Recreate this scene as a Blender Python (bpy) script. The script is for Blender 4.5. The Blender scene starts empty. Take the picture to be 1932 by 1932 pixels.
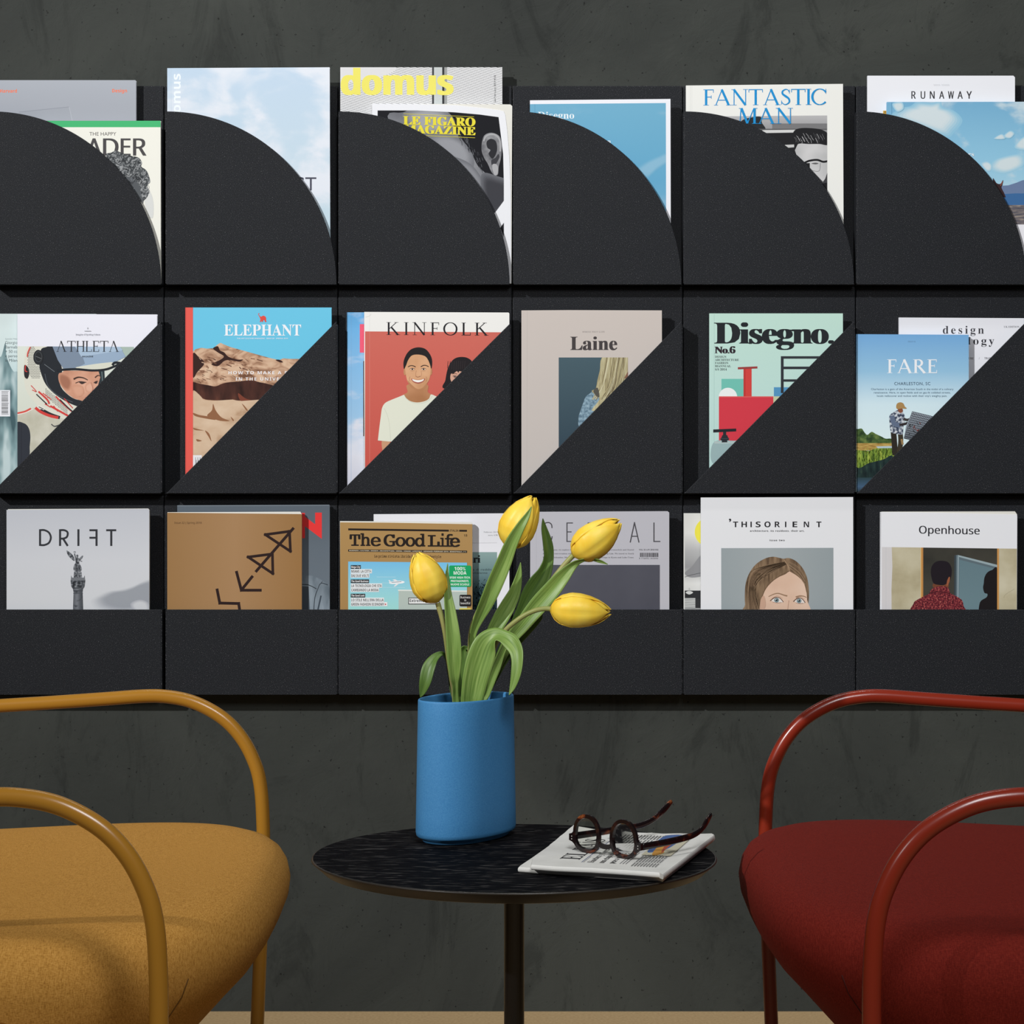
import bpy, bmesh, math, random
from mathutils import Vector, Matrix
random.seed(7)
S = bpy.context.scene
C = S.collection

# ------------------------------------------------------------------ camera, world, lights, exposure
F, CX, HY, CAMZ = 4420.0, 966.0, 860.0, 0.841      # focal length and horizon (1932 px frame), eye height
cam = bpy.data.cameras.new('camera'); cam_o = bpy.data.objects.new('camera', cam); C.objects.link(cam_o)
cam.sensor_fit = 'HORIZONTAL'; cam.sensor_width = 36.0; cam.lens = F / 1932 * 36
cam.shift_y = -(966 - HY) / 1932
cam_o.location = (0, 0, CAMZ); cam_o.rotation_euler = (math.pi / 2, 0, 0)
cam.clip_start = 0.05; cam.clip_end = 60
S.camera = cam_o
w = bpy.data.worlds.new('studio'); S.world = w; w.use_nodes = True
bg = w.node_tree.nodes['Background']; bg.inputs[0].default_value = (0.80, 0.88, 1.0, 1); bg.inputs[1].default_value = 0.035
S.view_settings.view_transform = 'Standard'; S.view_settings.look = 'None'
S.view_settings.exposure = 0.0; S.view_settings.gamma = 1.0; S.view_settings.use_curve_mapping = False


def aim(o, p):
    o.rotation_euler = (Vector(p) - o.location).to_track_quat('-Z', 'Y').to_euler()


kl = bpy.data.lights.new('key_lamp', 'SPOT'); kl.energy = 5850; kl.spot_size = math.radians(19.5); kl.spot_blend = 1.0
kl.shadow_soft_size = 0.09; kl.color = (1.0, 0.995, 0.985)
ko = bpy.data.objects.new('key_lamp', kl); C.objects.link(ko); ko.location = (-7.3, -4.6, 6.15); aim(ko, (0.05, 3.5, 1.27))
sl = bpy.data.lights.new('soft_lamp', 'AREA'); sl.shape = 'RECTANGLE'; sl.size = 0.5; sl.size_y = 0.5; sl.energy = 22
sl.color = (0.97, 0.98, 1.0)
so = bpy.data.objects.new('soft_lamp', sl); C.objects.link(so); so.location = (0.28, 0.6, 1.9); aim(so, (0.0, 2.6, 0.6))

wl = bpy.data.lights.new('wash_fill', 'AREA'); wl.shape = 'RECTANGLE'; wl.size = 1.4; wl.size_y = 0.08; wl.energy = 8.5  # unseen wash light, added to brighten the wall towards its top
wl.color = (1.0, 0.99, 0.96)
wo = bpy.data.objects.new('wash_fill', wl); C.objects.link(wo); wo.location = (-0.1, 3.12, 2.55); aim(wo, (-0.1, 3.54, 1.35))

# ------------------------------------------------------------------ helpers


def lin(c):
    return tuple((v / 255 / 12.92) if v / 255 <= 0.04045 else ((v / 255 + 0.055) / 1.055) ** 2.4 for v in c[:3]) + (1.0,)


def base_mat(name, rough=0.55, spec=0.25):
    m = bpy.data.materials.new(name); m.use_nodes = True
    nt = m.node_tree; b = nt.nodes['Principled BSDF']
    b.inputs['Roughness'].default_value = rough; b.inputs['Specular IOR Level'].default_value = spec
    return m, nt, b


FL = {}


def flat(c, rough=0.6, spec=0.15):
    k = (tuple(c), rough, spec)
    if k not in FL:
        m, nt, b = base_mat('ink_%d_%d_%d' % tuple(c[:3]), rough, spec)
        b.inputs['Base Color'].default_value = lin(c); FL[k] = m
    return FL[k]


def N(nt, t, **kw):
    n = nt.nodes.new('ShaderNode' + t)
    for k, v in kw.items():
        if hasattr(n, k): setattr(n, k, v)
        else: n.inputs[k.replace('_', ' ')].default_value = v
    return n


def coords(nt, scale=(1, 1, 1), rot=(0, 0, 0)):
    tc = N(nt, 'TexCoord'); mp = N(nt, 'Mapping')
    mp.inputs['Scale'].default_value = scale; mp.inputs['Rotation'].default_value = rot
    nt.links.new(tc.outputs['Object'], mp.inputs['Vector']); return mp.outputs[0]


def ramp(nt, src, stops, interp='LINEAR'):
    r = N(nt, 'ValToRGB'); r.color_ramp.interpolation = interp
    e = r.color_ramp.elements
    while len(e) < len(stops): e.new(0.5)
    for i, (p, c) in enumerate(stops):
        e[i].position = p; e[i].color = lin(c)
    nt.links.new(src, r.inputs[0]); return r.outputs[0]


def noisy(name, stops, scale=100, detail=5, stretch=(1, 1, 1), rot=(0, 0, 0), distort=0, rough=0.6, spec=0.15):
    """printed or painted surface: noise through a colour ramp"""
    m, nt, b = base_mat(name, rough, spec)
    n = N(nt, 'TexNoise', Scale=scale, Detail=detail, Distortion=distort)
    nt.links.new(coords(nt, stretch, rot), n.inputs['Vector'])
    nt.links.new(ramp(nt, n.outputs[0], stops), b.inputs['Base Color']); return m


def graded(name, stops, z0, z1, cloud=None, axis='Z'):
    """print with colours running along one axis, optionally with cloud shapes"""
    m, nt, b = base_mat(name, 0.6, 0.15)
    tc = N(nt, 'TexCoord'); sp = N(nt, 'SeparateXYZ'); nt.links.new(tc.outputs['Object'], sp.inputs[0])
    mr = N(nt, 'MapRange'); mr.inputs[1].default_value = z0; mr.inputs[2].default_value = z1
    nt.links.new(sp.outputs[axis], mr.inputs[0])
    col = ramp(nt, mr.outputs[0], stops)
    if cloud:
        cc, sc, lo, hi, st = cloud
        mp = N(nt, 'Mapping'); mp.inputs['Scale'].default_value = st; nt.links.new(tc.outputs['Object'], mp.inputs[0])
        n = N(nt, 'TexNoise', Scale=sc, Detail=6, Distortion=0.3); nt.links.new(mp.outputs[0], n.inputs['Vector'])
        m2 = N(nt, 'MapRange'); m2.inputs[1].default_value = lo; m2.inputs[2].default_value = hi
        m2.interpolation_type = 'SMOOTHSTEP'
        nt.links.new(n.outputs[0], m2.inputs[0])
        mx = N(nt, 'MixRGB'); nt.links.new(m2.outputs[0], mx.inputs[0]); nt.links.new(col, mx.inputs[1])
        mx.inputs[2].default_value = lin(cc); col = mx.outputs[0]
    nt.links.new(col, b.inputs['Base Color']); return m


def bump(nt, b, src, strength=0.2, dist=0.001):
    bp = N(nt, 'Bump'); bp.inputs['Strength'].default_value = strength; bp.inputs['Distance'].default_value = dist
    nt.links.new(src, bp.inputs['Height']); nt.links.new(bp.outputs[0], b.inputs['Normal'])


def tag(o, label=None, cat=None, group=None, kind=None):
    if label: o['label'] = label
    if cat: o['category'] = cat
    if group: o['group'] = group
    if kind: o['kind'] = kind
    return o


def empty(name, loc, label, cat, group=None):
    o = bpy.data.objects.new(name, None); C.objects.link(o); o.location = loc; o.empty_display_size = 0.02
    return tag(o, label, cat, group)


class MB:
    """collects vertices and faces with a material each, and links them as ONE mesh object"""
    def __init__(s): s.v = []; s.f = []; s.mi = []; s.mats = []; s.sm = []

    def slot(s, m):
        if m not in s.mats: s.mats.append(m)
        return s.mats.index(m)

    def add(s, vs, fs, m, smooth=False):
        b = len(s.v); k = s.slot(m); s.v.extend(tuple(p) for p in vs)
        for f in fs:
            s.f.append(tuple(i + b for i in f)); s.mi.append(k); s.sm.append(smooth)

    def box(s, a, b, m):
        x0, y0, z0 = a; x1, y1, z1 = b
        s.add([(x0, y0, z0), (x1, y0, z0), (x1, y1, z0), (x0, y1, z0), (x0, y0, z1), (x1, y0, z1), (x1, y1, z1), (x0, y1, z1)],
              [(3, 2, 1, 0), (4, 5, 6, 7), (0, 1, 5, 4), (1, 2, 6, 5), (2, 3, 7, 6), (3, 0, 4, 7)], m)

    def prism(s, pts, y0, y1, m):
        """outline in the x-z plane given thickness from y0 (front) to y1 (back)"""
        n = len(pts)
        s.add([(x, y0, z) for x, z in pts] + [(x, y1, z) for x, z in pts],
              [tuple(range(n)), tuple(range(2 * n - 1, n - 1, -1))] + [(i, i + n, (i + 1) % n + n, (i + 1) % n) for i in range(n)], m)

    def grid(s, rows, m, closed_u=False, cap=False, smooth=True):
        nr, nc = len(rows), len(rows[0]); vs = [p for r in rows for p in r]; fs = []
        for i in range(nr - 1):
            for j in range(nc if closed_u else nc - 1):
                k = (j + 1) % nc
                fs.append((i * nc + j, i * nc + k, (i + 1) * nc + k, (i + 1) * nc + j))
        if cap:
            fs.append(tuple(range(nc - 1, -1, -1))); fs.append(tuple(range((nr - 1) * nc, nr * nc)))
        s.add(vs, fs, m, smooth)

    def tube(s, pts, r, m, n=16, cap=True):
        P = [Vector(p) for p in pts]; R = r if isinstance(r, (list, tuple)) else [r] * len(P)
        t0 = (P[1] - P[0]).normalized(); up = Vector((0, 1, 0)) if abs(t0.y) < 0.9 else Vector((1, 0, 0))
        u = t0.cross(up).normalized(); rows = []
        for i, p in enumerate(P):
            t = (P[min(i + 1, len(P) - 1)] - P[max(i - 1, 0)]).normalized()
            u = (u - t * u.dot(t)).normalized(); v = t.cross(u)
            rows.append([p + (u * math.cos(a) + v * math.sin(a)) * R[i] for a in [2 * math.pi * k / n for k in range(n)]])
        s.grid(rows, m, True, cap)

    def build(s, name, parent=None, loc=(0, 0, 0), fix=True):
        me = bpy.data.meshes.new(name); me.from_pydata(s.v, [], s.f)
        for m in s.mats: me.materials.append(m)
        me.polygons.foreach_set('material_index', s.mi); me.polygons.foreach_set('use_smooth', s.sm)
        if fix:
            bm = bmesh.new(); bm.from_mesh(me); bmesh.ops.recalc_face_normals(bm, faces=bm.faces); bm.to_mesh(me); bm.free()
        me.update()
        o = bpy.data.objects.new(name, me); C.objects.link(o); o.location = loc
        if parent: o.parent = parent
        return o


def bevel(o, w, seg=2):
    b = o.modifiers.new('bevel', 'BEVEL'); b.width = w; b.segments = seg; b.limit_method = 'ANGLE'; b.angle_limit = math.radians(40)
    return o


def spline(P, n=8, closed=False):
    """Catmull-Rom through points of any dimension"""
    P = [tuple(p) for p in P]; L = len(P); out = []
    for i in range(L if closed else L - 1):
        g = (lambda k: P[k % L]) if closed else (lambda k: P[max(0, min(L - 1, k))])
        a, b, c, d = g(i - 1), g(i), g(i + 1), g(i + 2)
        for k in range(n):
            t = k / n
            out.append(tuple(0.5 * (2 * q + (r - p) * t + (2 * p - 5 * q + 4 * r - s) * t * t + (3 * q - p - 3 * r + s) * t ** 3)
                             for p, q, r, s in zip(a, b, c, d)))
    if not closed: out.append(P[-1])
    return out


def W(px, py, D):
    """the point of the room seen at a pixel, at distance D from the lens plane"""
    return Vector(((px - CX) * D / F, D, CAMZ - (py - HY) * D / F))


# ------------------------------------------------------------------ lettering
def sty(s, k):
    u, l, d = {'serif': (0x1D400, 0x1D41A, 0x1D7CE), 'mono': (0x1D670, 0x1D68A, 0x1D7F6), 'bold': (0x1D5D4, 0x1D5EE, 0x1D7EC),
               'sans': (0x1D5A0, 0x1D5BA, 0x1D7E2)}.get(k, (65, 97, 48))
    return ''.join(chr(u + ord(c) - 65) if 'A' <= c <= 'Z' else chr(l + ord(c) - 97) if 'a' <= c <= 'z'
                   else chr(d + ord(c) - 48) if '0' <= c <= '9' else c for c in s)


TC = {}


def raw_text(s, k, sp=1.0):
    key = (s, k, sp)
    if key not in TC:
        c = bpy.data.curves.new('t', 'FONT'); c.body = sty(s, k); c.space_character = sp; c.resolution_u = 3
        o = bpy.data.objects.new('t', c)
        me = bpy.data.meshes.new_from_object(o)
        TC[key] = ([(v.co.x, v.co.y) for v in me.vertices], [tuple(p.vertices) for p in me.polygons])
        bpy.data.objects.remove(o); bpy.data.meshes.remove(me); bpy.data.curves.remove(c)
    return TC[key]


def seg(a, b, wa, wb=None):
    """a straight stroke as a four-sided polygon"""
    wb = wa if wb is None else wb
    dx, dy = b[0] - a[0], b[1] - a[1]; L = math.hypot(dx, dy) or 1e-9; nx, ny = -dy / L / 2, dx / L / 2
    return [(a[0] + nx * wa, a[1] + ny * wa), (b[0] + nx * wb, b[1] + ny * wb), (b[0] - nx * wb, b[1] - ny * wb), (a[0] - nx * wa, a[1] - ny * wa)]


def pen(P, ws):
    ws = ws if isinstance(ws, (list, tuple)) else [ws] * len(P)
    l, r = [], []
    for i, p in enumerate(P):
        a, b = P[max(0, i - 1)], P[min(len(P) - 1, i + 1)]
        dx, dy = b[0] - a[0], b[1] - a[1]; L = math.hypot(dx, dy) or 1e-9
        nx, ny = -dy / L * ws[i] / 2, dx / L * ws[i] / 2
        l.append((p[0] + nx, p[1] + ny)); r.append((p[0] - nx, p[1] - ny))
    return [[l[i], l[i + 1], r[i + 1], r[i]] for i in range(len(P) - 1)]


def roman(ch, T=0.13, t=0.05, sv=0.09, h=0.028):
    """a Roman capital of unit height: list of polygons and its width"""
    R = lambda x0, y0, x1, y1: [(x0, y0), (x1, y0), (x1, y1), (x0, y1)]
    foot = lambda x, y, wd: R(x - wd / 2 - sv, y, x + wd / 2 + sv, y + h)
    stem = lambda x, wd=T: [R(x - wd / 2, 0, x + wd / 2, 1), foot(x, 0, wd), foot(x, 1 - h, wd)]
    tick = lambda x, y0, y1: [(x, y0), (x + 0.035, y0), (x + 0.035, y1), (x - 0.0, y1)]
    ring = lambda cx, cy, a, b, a0, a1, TT=T: pen([(cx + a * math.cos(q), cy + b * math.sin(q)) for q in [a0 + (a1 - a0) * i / 28 for i in range(29)]],
                                            [t + (TT - t) * abs(math.cos(a0 + (a1 - a0) * i / 28)) ** 1.3 for i in range(29)])
    x = sv + T / 2; pi = math.pi
    if ch == 'I': return stem(x), 2 * x
    if ch == 'T': return stem(.42) + [R(.02, 1 - t, .82, 1), R(.02, .80, .055, 1), R(.785, .80, .82, 1)], .84
    if ch == 'L': return stem(x) + [R(x, 0, .62, t), R(.585, 0, .62, .22)], .64
    if ch == 'F': return stem(x) + [R(x, 1 - t, .58, 1), R(.545, .80, .58, 1), R(x, .5, .46, .5 + t), R(.43, .42, .46, .63)], .6
    if ch == 'E': return stem(x) + [R(x, 1 - t, .6, 1), R(.565, .80, .6, 1), R(x, .5, .48, .5 + t), R(.45, .42, .48, .63), R(x, 0, .62, t), R(.585, 0, .62, .22)], .65
    if ch == 'H': return stem(x) + stem(.8 - x + .04) + [R(x, .49, .84 - x, .49 + t)], .84
    if ch == 'K': return stem(x) + [seg((x, .44), (.66, .98), t), seg((.33, .6), (.78, 0), T), R(.52, 1 - h, .8, 1), R(.62, 0, .92, h)], .92
    if ch in 'AΛ':
        bar = [R(.24, .3, .68, .3 + t)]
        return [seg((.1, 0), (.45, 1), t), seg((.43, 1), (.83, 0), T), R(0, 0, .22, h), R(.68, 0, .98, h)] + (bar if ch == 'A' else []), .97
    if ch == 'N': return [R(.13, 0, .13 + t, 1), R(.78, 0, .78 + t, 1), seg((.14, 1), (.8, 0), T), R(.02, 0, .3, h), R(.0, 1 - h, .2, 1), R(.66, 1 - h, .94, 1)], .95
    if ch == 'M': return [seg((.1, 0), (.16, 1), t), seg((.18, 1), (.52, .02), T), seg((.52, .02), (.87, 1), t), R(.84, 0, .84 + T, 1),
                          R(0, 0, .22, h), R(.04, 1 - h, .2, 1), R(.84 - sv * .8, 0, .84 + T + sv, h), R(.86, 1 - h, .84 + T + sv, 1)], 1.06
    if ch == 'O': return ring(.48, .5, .42, .49, 0, 2 * pi), .96
    if ch == 'C': return ring(.48, .5, .42, .49, pi * .2, pi * 1.78) + [R(.80, .70, .83, 1)], .88
    if ch == 'R': return stem(x) + ring(.32, .745, .24, .235, -pi / 2, pi / 2, T) + [R(x, 1 - t, .33, 1), R(x, .49, .33, .49 + t), seg((.34, .52), (.74, 0), T), R(.6, 0, .86, h)], .86
    if ch == 'P': return stem(x) + ring(.32, .73, .26, .25, -pi / 2, pi / 2, T) + [R(x, 1 - t, .33, 1), R(x, .46, .33, .46 + t)], .64
    if ch == 'S':
        P = spline([(.5, .8), (.42, .94), (.28, .975), (.12, .86), (.13, .69), (.3, .54), (.46, .4), (.5, .2), (.38, .06), (.22, .03), (.06, .18)], 5)
        n = len(P); ws = [t + (T * 1.05 - t) * max(0, 1 - abs(i / (n - 1) - .5) * 2.6) for i in range(n)]
        return pen(P, ws) + [R(.485, .72, .515, .97), R(.045, .03, .075, .28)], .58
    return [], .4


# ------------------------------------------------------------------ magazines
def clip_poly(P, K):
    ar = sum(K[i][0] * K[(i + 1) % len(K)][1] - K[(i + 1) % len(K)][0] * K[i][1] for i in range(len(K)))
    sg = 1 if ar > 0 else -1
    for i in range(len(K)):
        a, b = K[i], K[(i + 1) % len(K)]
        side = lambda p: sg * ((b[0] - a[0]) * (p[1] - a[1]) - (b[1] - a[1]) * (p[0] - a[0]))
        out = []
        for j in range(len(P)):
            p, q = P[j - 1], P[j]; sp_, sq = side(p), side(q)
            if (sp_ >= 0) != (sq >= 0):
                t = sp_ / (sp_ - sq); out.append((p[0] + (q[0] - p[0]) * t, p[1] + (q[1] - p[1]) * t))
            if sq >= 0: out.append(q)
        P = out
        if len(P) < 3: return []
    return P


class Mag:
    """one magazine: a cover with its print, and a block of pages. Outline and print are given in the crop (ox, oy, sc) they were measured in."""
    def __init__(s, org, sc, outline, D, ink, label, group, thick=0.006, pages=None, bottom=None, name='magazine', cat='magazine'):
        s.ox, s.oy = org; s.sc = sc; s.D = D
        O = [s.ab(p) for p in outline]; yb = max(p[1] for p in O)
        pb = min((537, 931, 1311), key=lambda q: abs(q - yb))                # the holder's lower edge; the magazine stands on its bottom panel
        yn = HY + (CAMZ - (CAMZ - (pb - HY) * DF / F + 0.0021)) * F / D; O = [(x, yn if y > yb - 1 else y) for x, y in O]
        col = min(range(6), key=lambda k: abs((LX[k] + RX[k]) / 2 - sum(p[0] for p in O) / len(O)))
        s.lim = [-9.0, 9.0]                                                  # inner faces of the holder's side panels
        if pb != 931: s.lim[0] = (LX[col] - CX) * DF / F + 0.0004
        if pb != 537: s.lim[1] = (RX[col] - CX) * DF / F - 0.0004
        O = [(min(max(x, CX + s.lim[0] * F / D), CX + s.lim[1] * F / D), y) for x, y in O]
        s.x0 = min(p[0] for p in O); s.yb = max(p[1] for p in O); cx = (s.x0 + max(p[0] for p in O)) / 2
        s.o = W(cx, s.yb, D); s.root = empty(name, s.o, label, cat, group)
        s.mb = MB(); s.dy = 0.0; s.K = O; s.O = O
        s.CV = [(min(p[0] for p in O), min(p[1] for p in O)), (max(p[0] for p in O), min(p[1] for p in O)), (max(p[0] for p in O), yn), (min(p[0] for p in O), yn)]
        m = ink if not isinstance(ink, tuple) else flat(ink)
        L = [s.lo(p) for p in O]
        s.mb.prism(L, 0, 0.0004, m)                                   # front board
        s.mb.prism(L, thick - 0.0004, thick, m)                       # back board
        xl = min(p[0] for p in L); zl = max(p[1] for p in L if p[0] < xl + 0.02)
        s.mb.box((xl, 0.0004, 0), (xl + 0.0004, thick - 0.0004, zl), m)   # spine
        PG = [(min(max(x, s.lim[0] - s.o.x + 0.0002), s.lim[1] - s.o.x - 0.0002), max(z, 0.0002)) for x, z in (s.lo(s.ab(p)) for p in pages)] if pages else [(x * 0.992, z - 0.0008 if z > 0.01 else z + 0.0006) for x, z in L]
        pb = MB(); pb.prism(PG, 0.0005, thick - 0.0005, flat((222, 221, 214)))
        pb.build('pages', s.root)

    def ab(s, p): return (s.ox + p[0] / s.sc, s.oy + p[1] / s.sc)
    def lo(s, p):
        k = s.D / F
        return ((p[0] - CX) * k - s.o.x, (s.yb - p[1]) * k)
    def lz(s, zy): return (s.yb - (s.oy + zy / s.sc)) * s.D / F
    def lx(s, zx): return (s.ox + zx / s.sc - CX) * s.D / F - s.o.x
    def up(s): s.dy -= 0.000008

    def face(s, A, m, new=True):
        A = clip_poly(A, s.K)
        if s.K is not s.O and len(A) > 2: A = clip_poly(A, s.CV)
        if len(A) < 3: return
        if new: s.up()
        s.mb.add([(x, s.dy, z) for x, z in (s.lo(p) for p in A)], [tuple(range(len(A)))], m if not isinstance(m, tuple) else flat(m))

    def poly(s, P, m, new=True): s.face([s.ab(p) for p in P], m, new)
    def rect(s, x0, y0, x1, y1, m): s.poly([(x0, y0), (x1, y0), (x1, y1), (x0, y1)], m)
    def blob(s, P, m, n=5): s.poly(spline(P, n, True), m)
    def ell(s, cx, cy, rx, ry, m, n=28, new=True): s.poly([(cx + rx * math.cos(6.2832 * i / n), cy + ry * math.sin(6.2832 * i / n)) for i in range(n)], m, new)

    def soft(s, P, c_in, c_out, n=7, grow=1.35):
        """shape with a blurred outline, from the inner colour to the surrounding one"""
        cx, cy = sum(p[0] for p in P) / len(P), sum(p[1] for p in P) / len(P)
        for i in range(n):
            k = grow + (0.72 - grow) * i / (n - 1); t = (i + 1) / n; t = t * t * (3 - 2 * t)
            s.blob([(cx + (x - cx) * k, cy + (y - cy) * k) for x, y in P], tuple(int(a * t + b * (1 - t)) for a, b in zip(c_in, c_out)))

    def stroke(s, P, wd, m, smooth=True, new=True):
        P = spline(P, 5) if smooth and len(P) > 2 else P
        if new: s.up()
        if smooth or len(P) == 2:
            for q in pen(P, wd if not isinstance(wd, (list, tuple)) else [wd[0] + (wd[1] - wd[0]) * i / (len(P) - 1) for i in range(len(P))]): s.poly(q, m, False)
        else:
            for a, b in zip(P[:-1], P[1:]):
                L = math.hypot(b[0] - a[0], b[1] - a[1]); e = wd / 2 / L; s.dy -= 0.000004
                s.poly(seg((a[0] - (b[0] - a[0]) * e, a[1] - (b[1] - a[1]) * e), (b[0] + (b[0] - a[0]) * e, b[1] + (b[1] - a[1]) * e), wd), m, False)

    def clip(s, P=None): s.K = s.O if P is None else [s.ab(p) for p in P]

    def text(s, t, x0, x1, base, cap, m, k='', sp=1.0, fat=0, vert=False, slope=0.0, ref=None):
        """lettering fitted between x0 and x1 on its baseline; cap is the height of capitals"""
        V, Fc = raw_text(t, k, sp)
        if not V: return
        hv, _ = raw_text(ref or 'H', k); ch = max(y for _, y in hv) - min(y for _, y in hv) if ref else max(y for _, y in hv)
        a0, a1 = min(x for x, _ in V), max(x for x, _ in V); kx = (x1 - x0) / (a1 - a0) if a1 > a0 else 1; ky = cap / ch
        m = m if not isinstance(m, tuple) else flat(m)
        for dx in ([0] if not fat else [-fat, 0, fat]):
            s.up(); pts = []
            for x, y in V:
                u = x0 + (x - a0) * kx + dx; v = base - y * ky
                if vert: u, v = base - y * ky, x0 + (x - a0) * kx           # reads upward when x1 < x0
                v += slope * (u - x0)
                pts.append(s.lo(s.ab((u, v))))
            s.mb.add([(x, s.dy, z) for x, z in pts], Fc, m)

    def caps(s, t, x0, x1, base, cap, m, gap=0.06, T=0.13, th=0.05, slope=0.0):
        gl = [roman(c, T, th) for c in t]; tot = sum(g[1] for g in gl) + gap * (len(t) - 1); k = (x1 - x0) / tot; x = 0
        s.up()
        for P, wd in gl:
            for q in P: s.dy -= 0.000003; s.poly([(x0 + (x + a) * k, base - b * cap + slope * (x + a) * k) for a, b in q], m, False)
            x += wd + gap

    def done(s):
        s.cover = s.mb.build('cover', s.root, fix=False); return s.root


# ------------------------------------------------------------------ the setting: plaster wall, floor
DF, DB, DW = 3.505, 3.533, 3.546              # pocket fronts, back panels, wall


def plaster():
    m, nt, b = base_mat('dark_plaster', 0.75, 0.25)
    v = coords(nt)
    n1 = N(nt, 'TexNoise', Scale=2.2, Detail=7, Roughness=0.6, Distortion=0.8); nt.links.new(v, n1.inputs['Vector'])
    c1 = ramp(nt, n1.outputs[0], [(0.3, (43, 46, 44)), (0.5, (52, 55, 52)), (0.72, (62, 65, 61))])
    n2 = N(nt, 'TexNoise', Scale=170, Detail=3); nt.links.new(v, n2.inputs['Vector'])
    pit = ramp(nt, n2.outputs[0], [(0.26, (60, 60, 60)), (0.33, (255, 255, 255))])
    mx = N(nt, 'MixRGB', blend_type='MULTIPLY'); mx.inputs[0].default_value = 0.8
    nt.links.new(c1, mx.inputs[1]); nt.links.new(pit, mx.inputs[2]); nt.links.new(mx.outputs[0], b.inputs['Base Color'])
    n4 = N(nt, 'TexNoise', Scale=7, Detail=8, Roughness=0.7, Distortion=2.0); nt.links.new(coords(nt, (1, 1, 0.4), (0, 0.35, 0)), n4.inputs['Vector'])
    stain = ramp(nt, n4.outputs[0], [(0.36, (196, 198, 198)), (0.46, (255, 255, 255))])
    m4 = N(nt, 'MixRGB', blend_type='MULTIPLY'); m4.inputs[0].default_value = 0.7
    nt.links.new(mx.outputs[0], m4.inputs[1]); nt.links.new(stain, m4.inputs[2]); nt.links.new(m4.outputs[0], b.inputs['Base Color'])
    n3 = N(nt, 'TexNoise', Scale=9, Detail=8, Roughness=0.65, Distortion=1.5); nt.links.new(v, n3.inputs['Vector'])
    bump(nt, b, n3.outputs[0], 0.35, 0.004)
    return m


mb = MB(); mb.box((-3.2, DW, 0), (3.2, DW + 0.12, 2.9), plaster())
tag(mb.build('wall_back'), kind='structure')
m_floor, nt, b = base_mat('tan_floor', 0.55, 0.3)
n = N(nt, 'TexNoise', Scale=220, Detail=4); nt.links.new(coords(nt), n.inputs['Vector'])
nt.links.new(ramp(nt, n.outputs[0], [(0.3, (176, 148, 108)), (0.7, (196, 168, 126))]), b.inputs['Base Color'])
mb = MB(); mb.box((-3.2, -2.2, -0.1), (3.2, DW + 0.12, 0), m_floor)
tag(mb.build('floor'), kind='structure')

# ------------------------------------------------------------------ the wall rack: eighteen black metal holders


def powder():
    m, nt, b = base_mat('black_powder_coat', 0.55, 0.15)
    v = coords(nt)
    n1 = N(nt, 'TexNoise', Scale=1000, Detail=2); nt.links.new(v, n1.inputs['Vector'])
    nt.links.new(ramp(nt, n1.outputs[0], [(0.34, (18, 20, 23)), (0.5, (28, 30, 34)), (0.6, (40, 42, 46)), (0.67, (54, 55, 59)), (0.72, (120, 120, 122))]), b.inputs['Base Color'])
    bump(nt, b, n1.outputs[0], 0.15, 0.0003)
    return m


M_RACK = powder()
LX = [-17, 314, 640, 969.5, 1291, 1617]; RX = [304, 635, 961.5, 1286, 1611.5, 1937]
SEAM = [-19, 309.5, 637.5, 966.5, 1288.5, 1614.5, 1941]
ROWY = [(162, 539.6), (540.4, 933.6), (934.4, 1312)]
HOLD = [['quarter-circle fronted black holder with a grey and a green-topped cream magazine', 'quarter-circle fronted black holder with the pale cloud-photo magazine',
         'quarter-circle fronted black holder with the yellow-titled magazine and the ear portrait', 'quarter-circle fronted black holder with the white-bordered blue magazine',
         'quarter-circle fronted black holder with the blue-lettered white magazine', 'quarter-circle fronted black holder with a white and a mountain-photo magazine'],
        ['triangular fronted black holder with the racing helmet magazine', 'triangular fronted black holder with the red-spined desert rock magazine',
         'triangular fronted black holder with the red smiling man magazine', 'triangular fronted black holder with the beige knitting magazine',
         'triangular fronted black holder with the mint green design magazine', 'triangular fronted black holder with the blue marshland magazine'],
        ['straight fronted black holder with the grey statue-column magazine', 'straight fronted black holder with the brown arrow-sign magazine',
         'straight fronted black holder with the gold magazine, behind the leftmost tulip', 'straight fronted black holder behind the sideways-hanging tulip',
         "straight fronted black holder with the white magazine showing a woman's eyes", 'straight fronted black holder with the maroon jacket magazine']]


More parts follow.
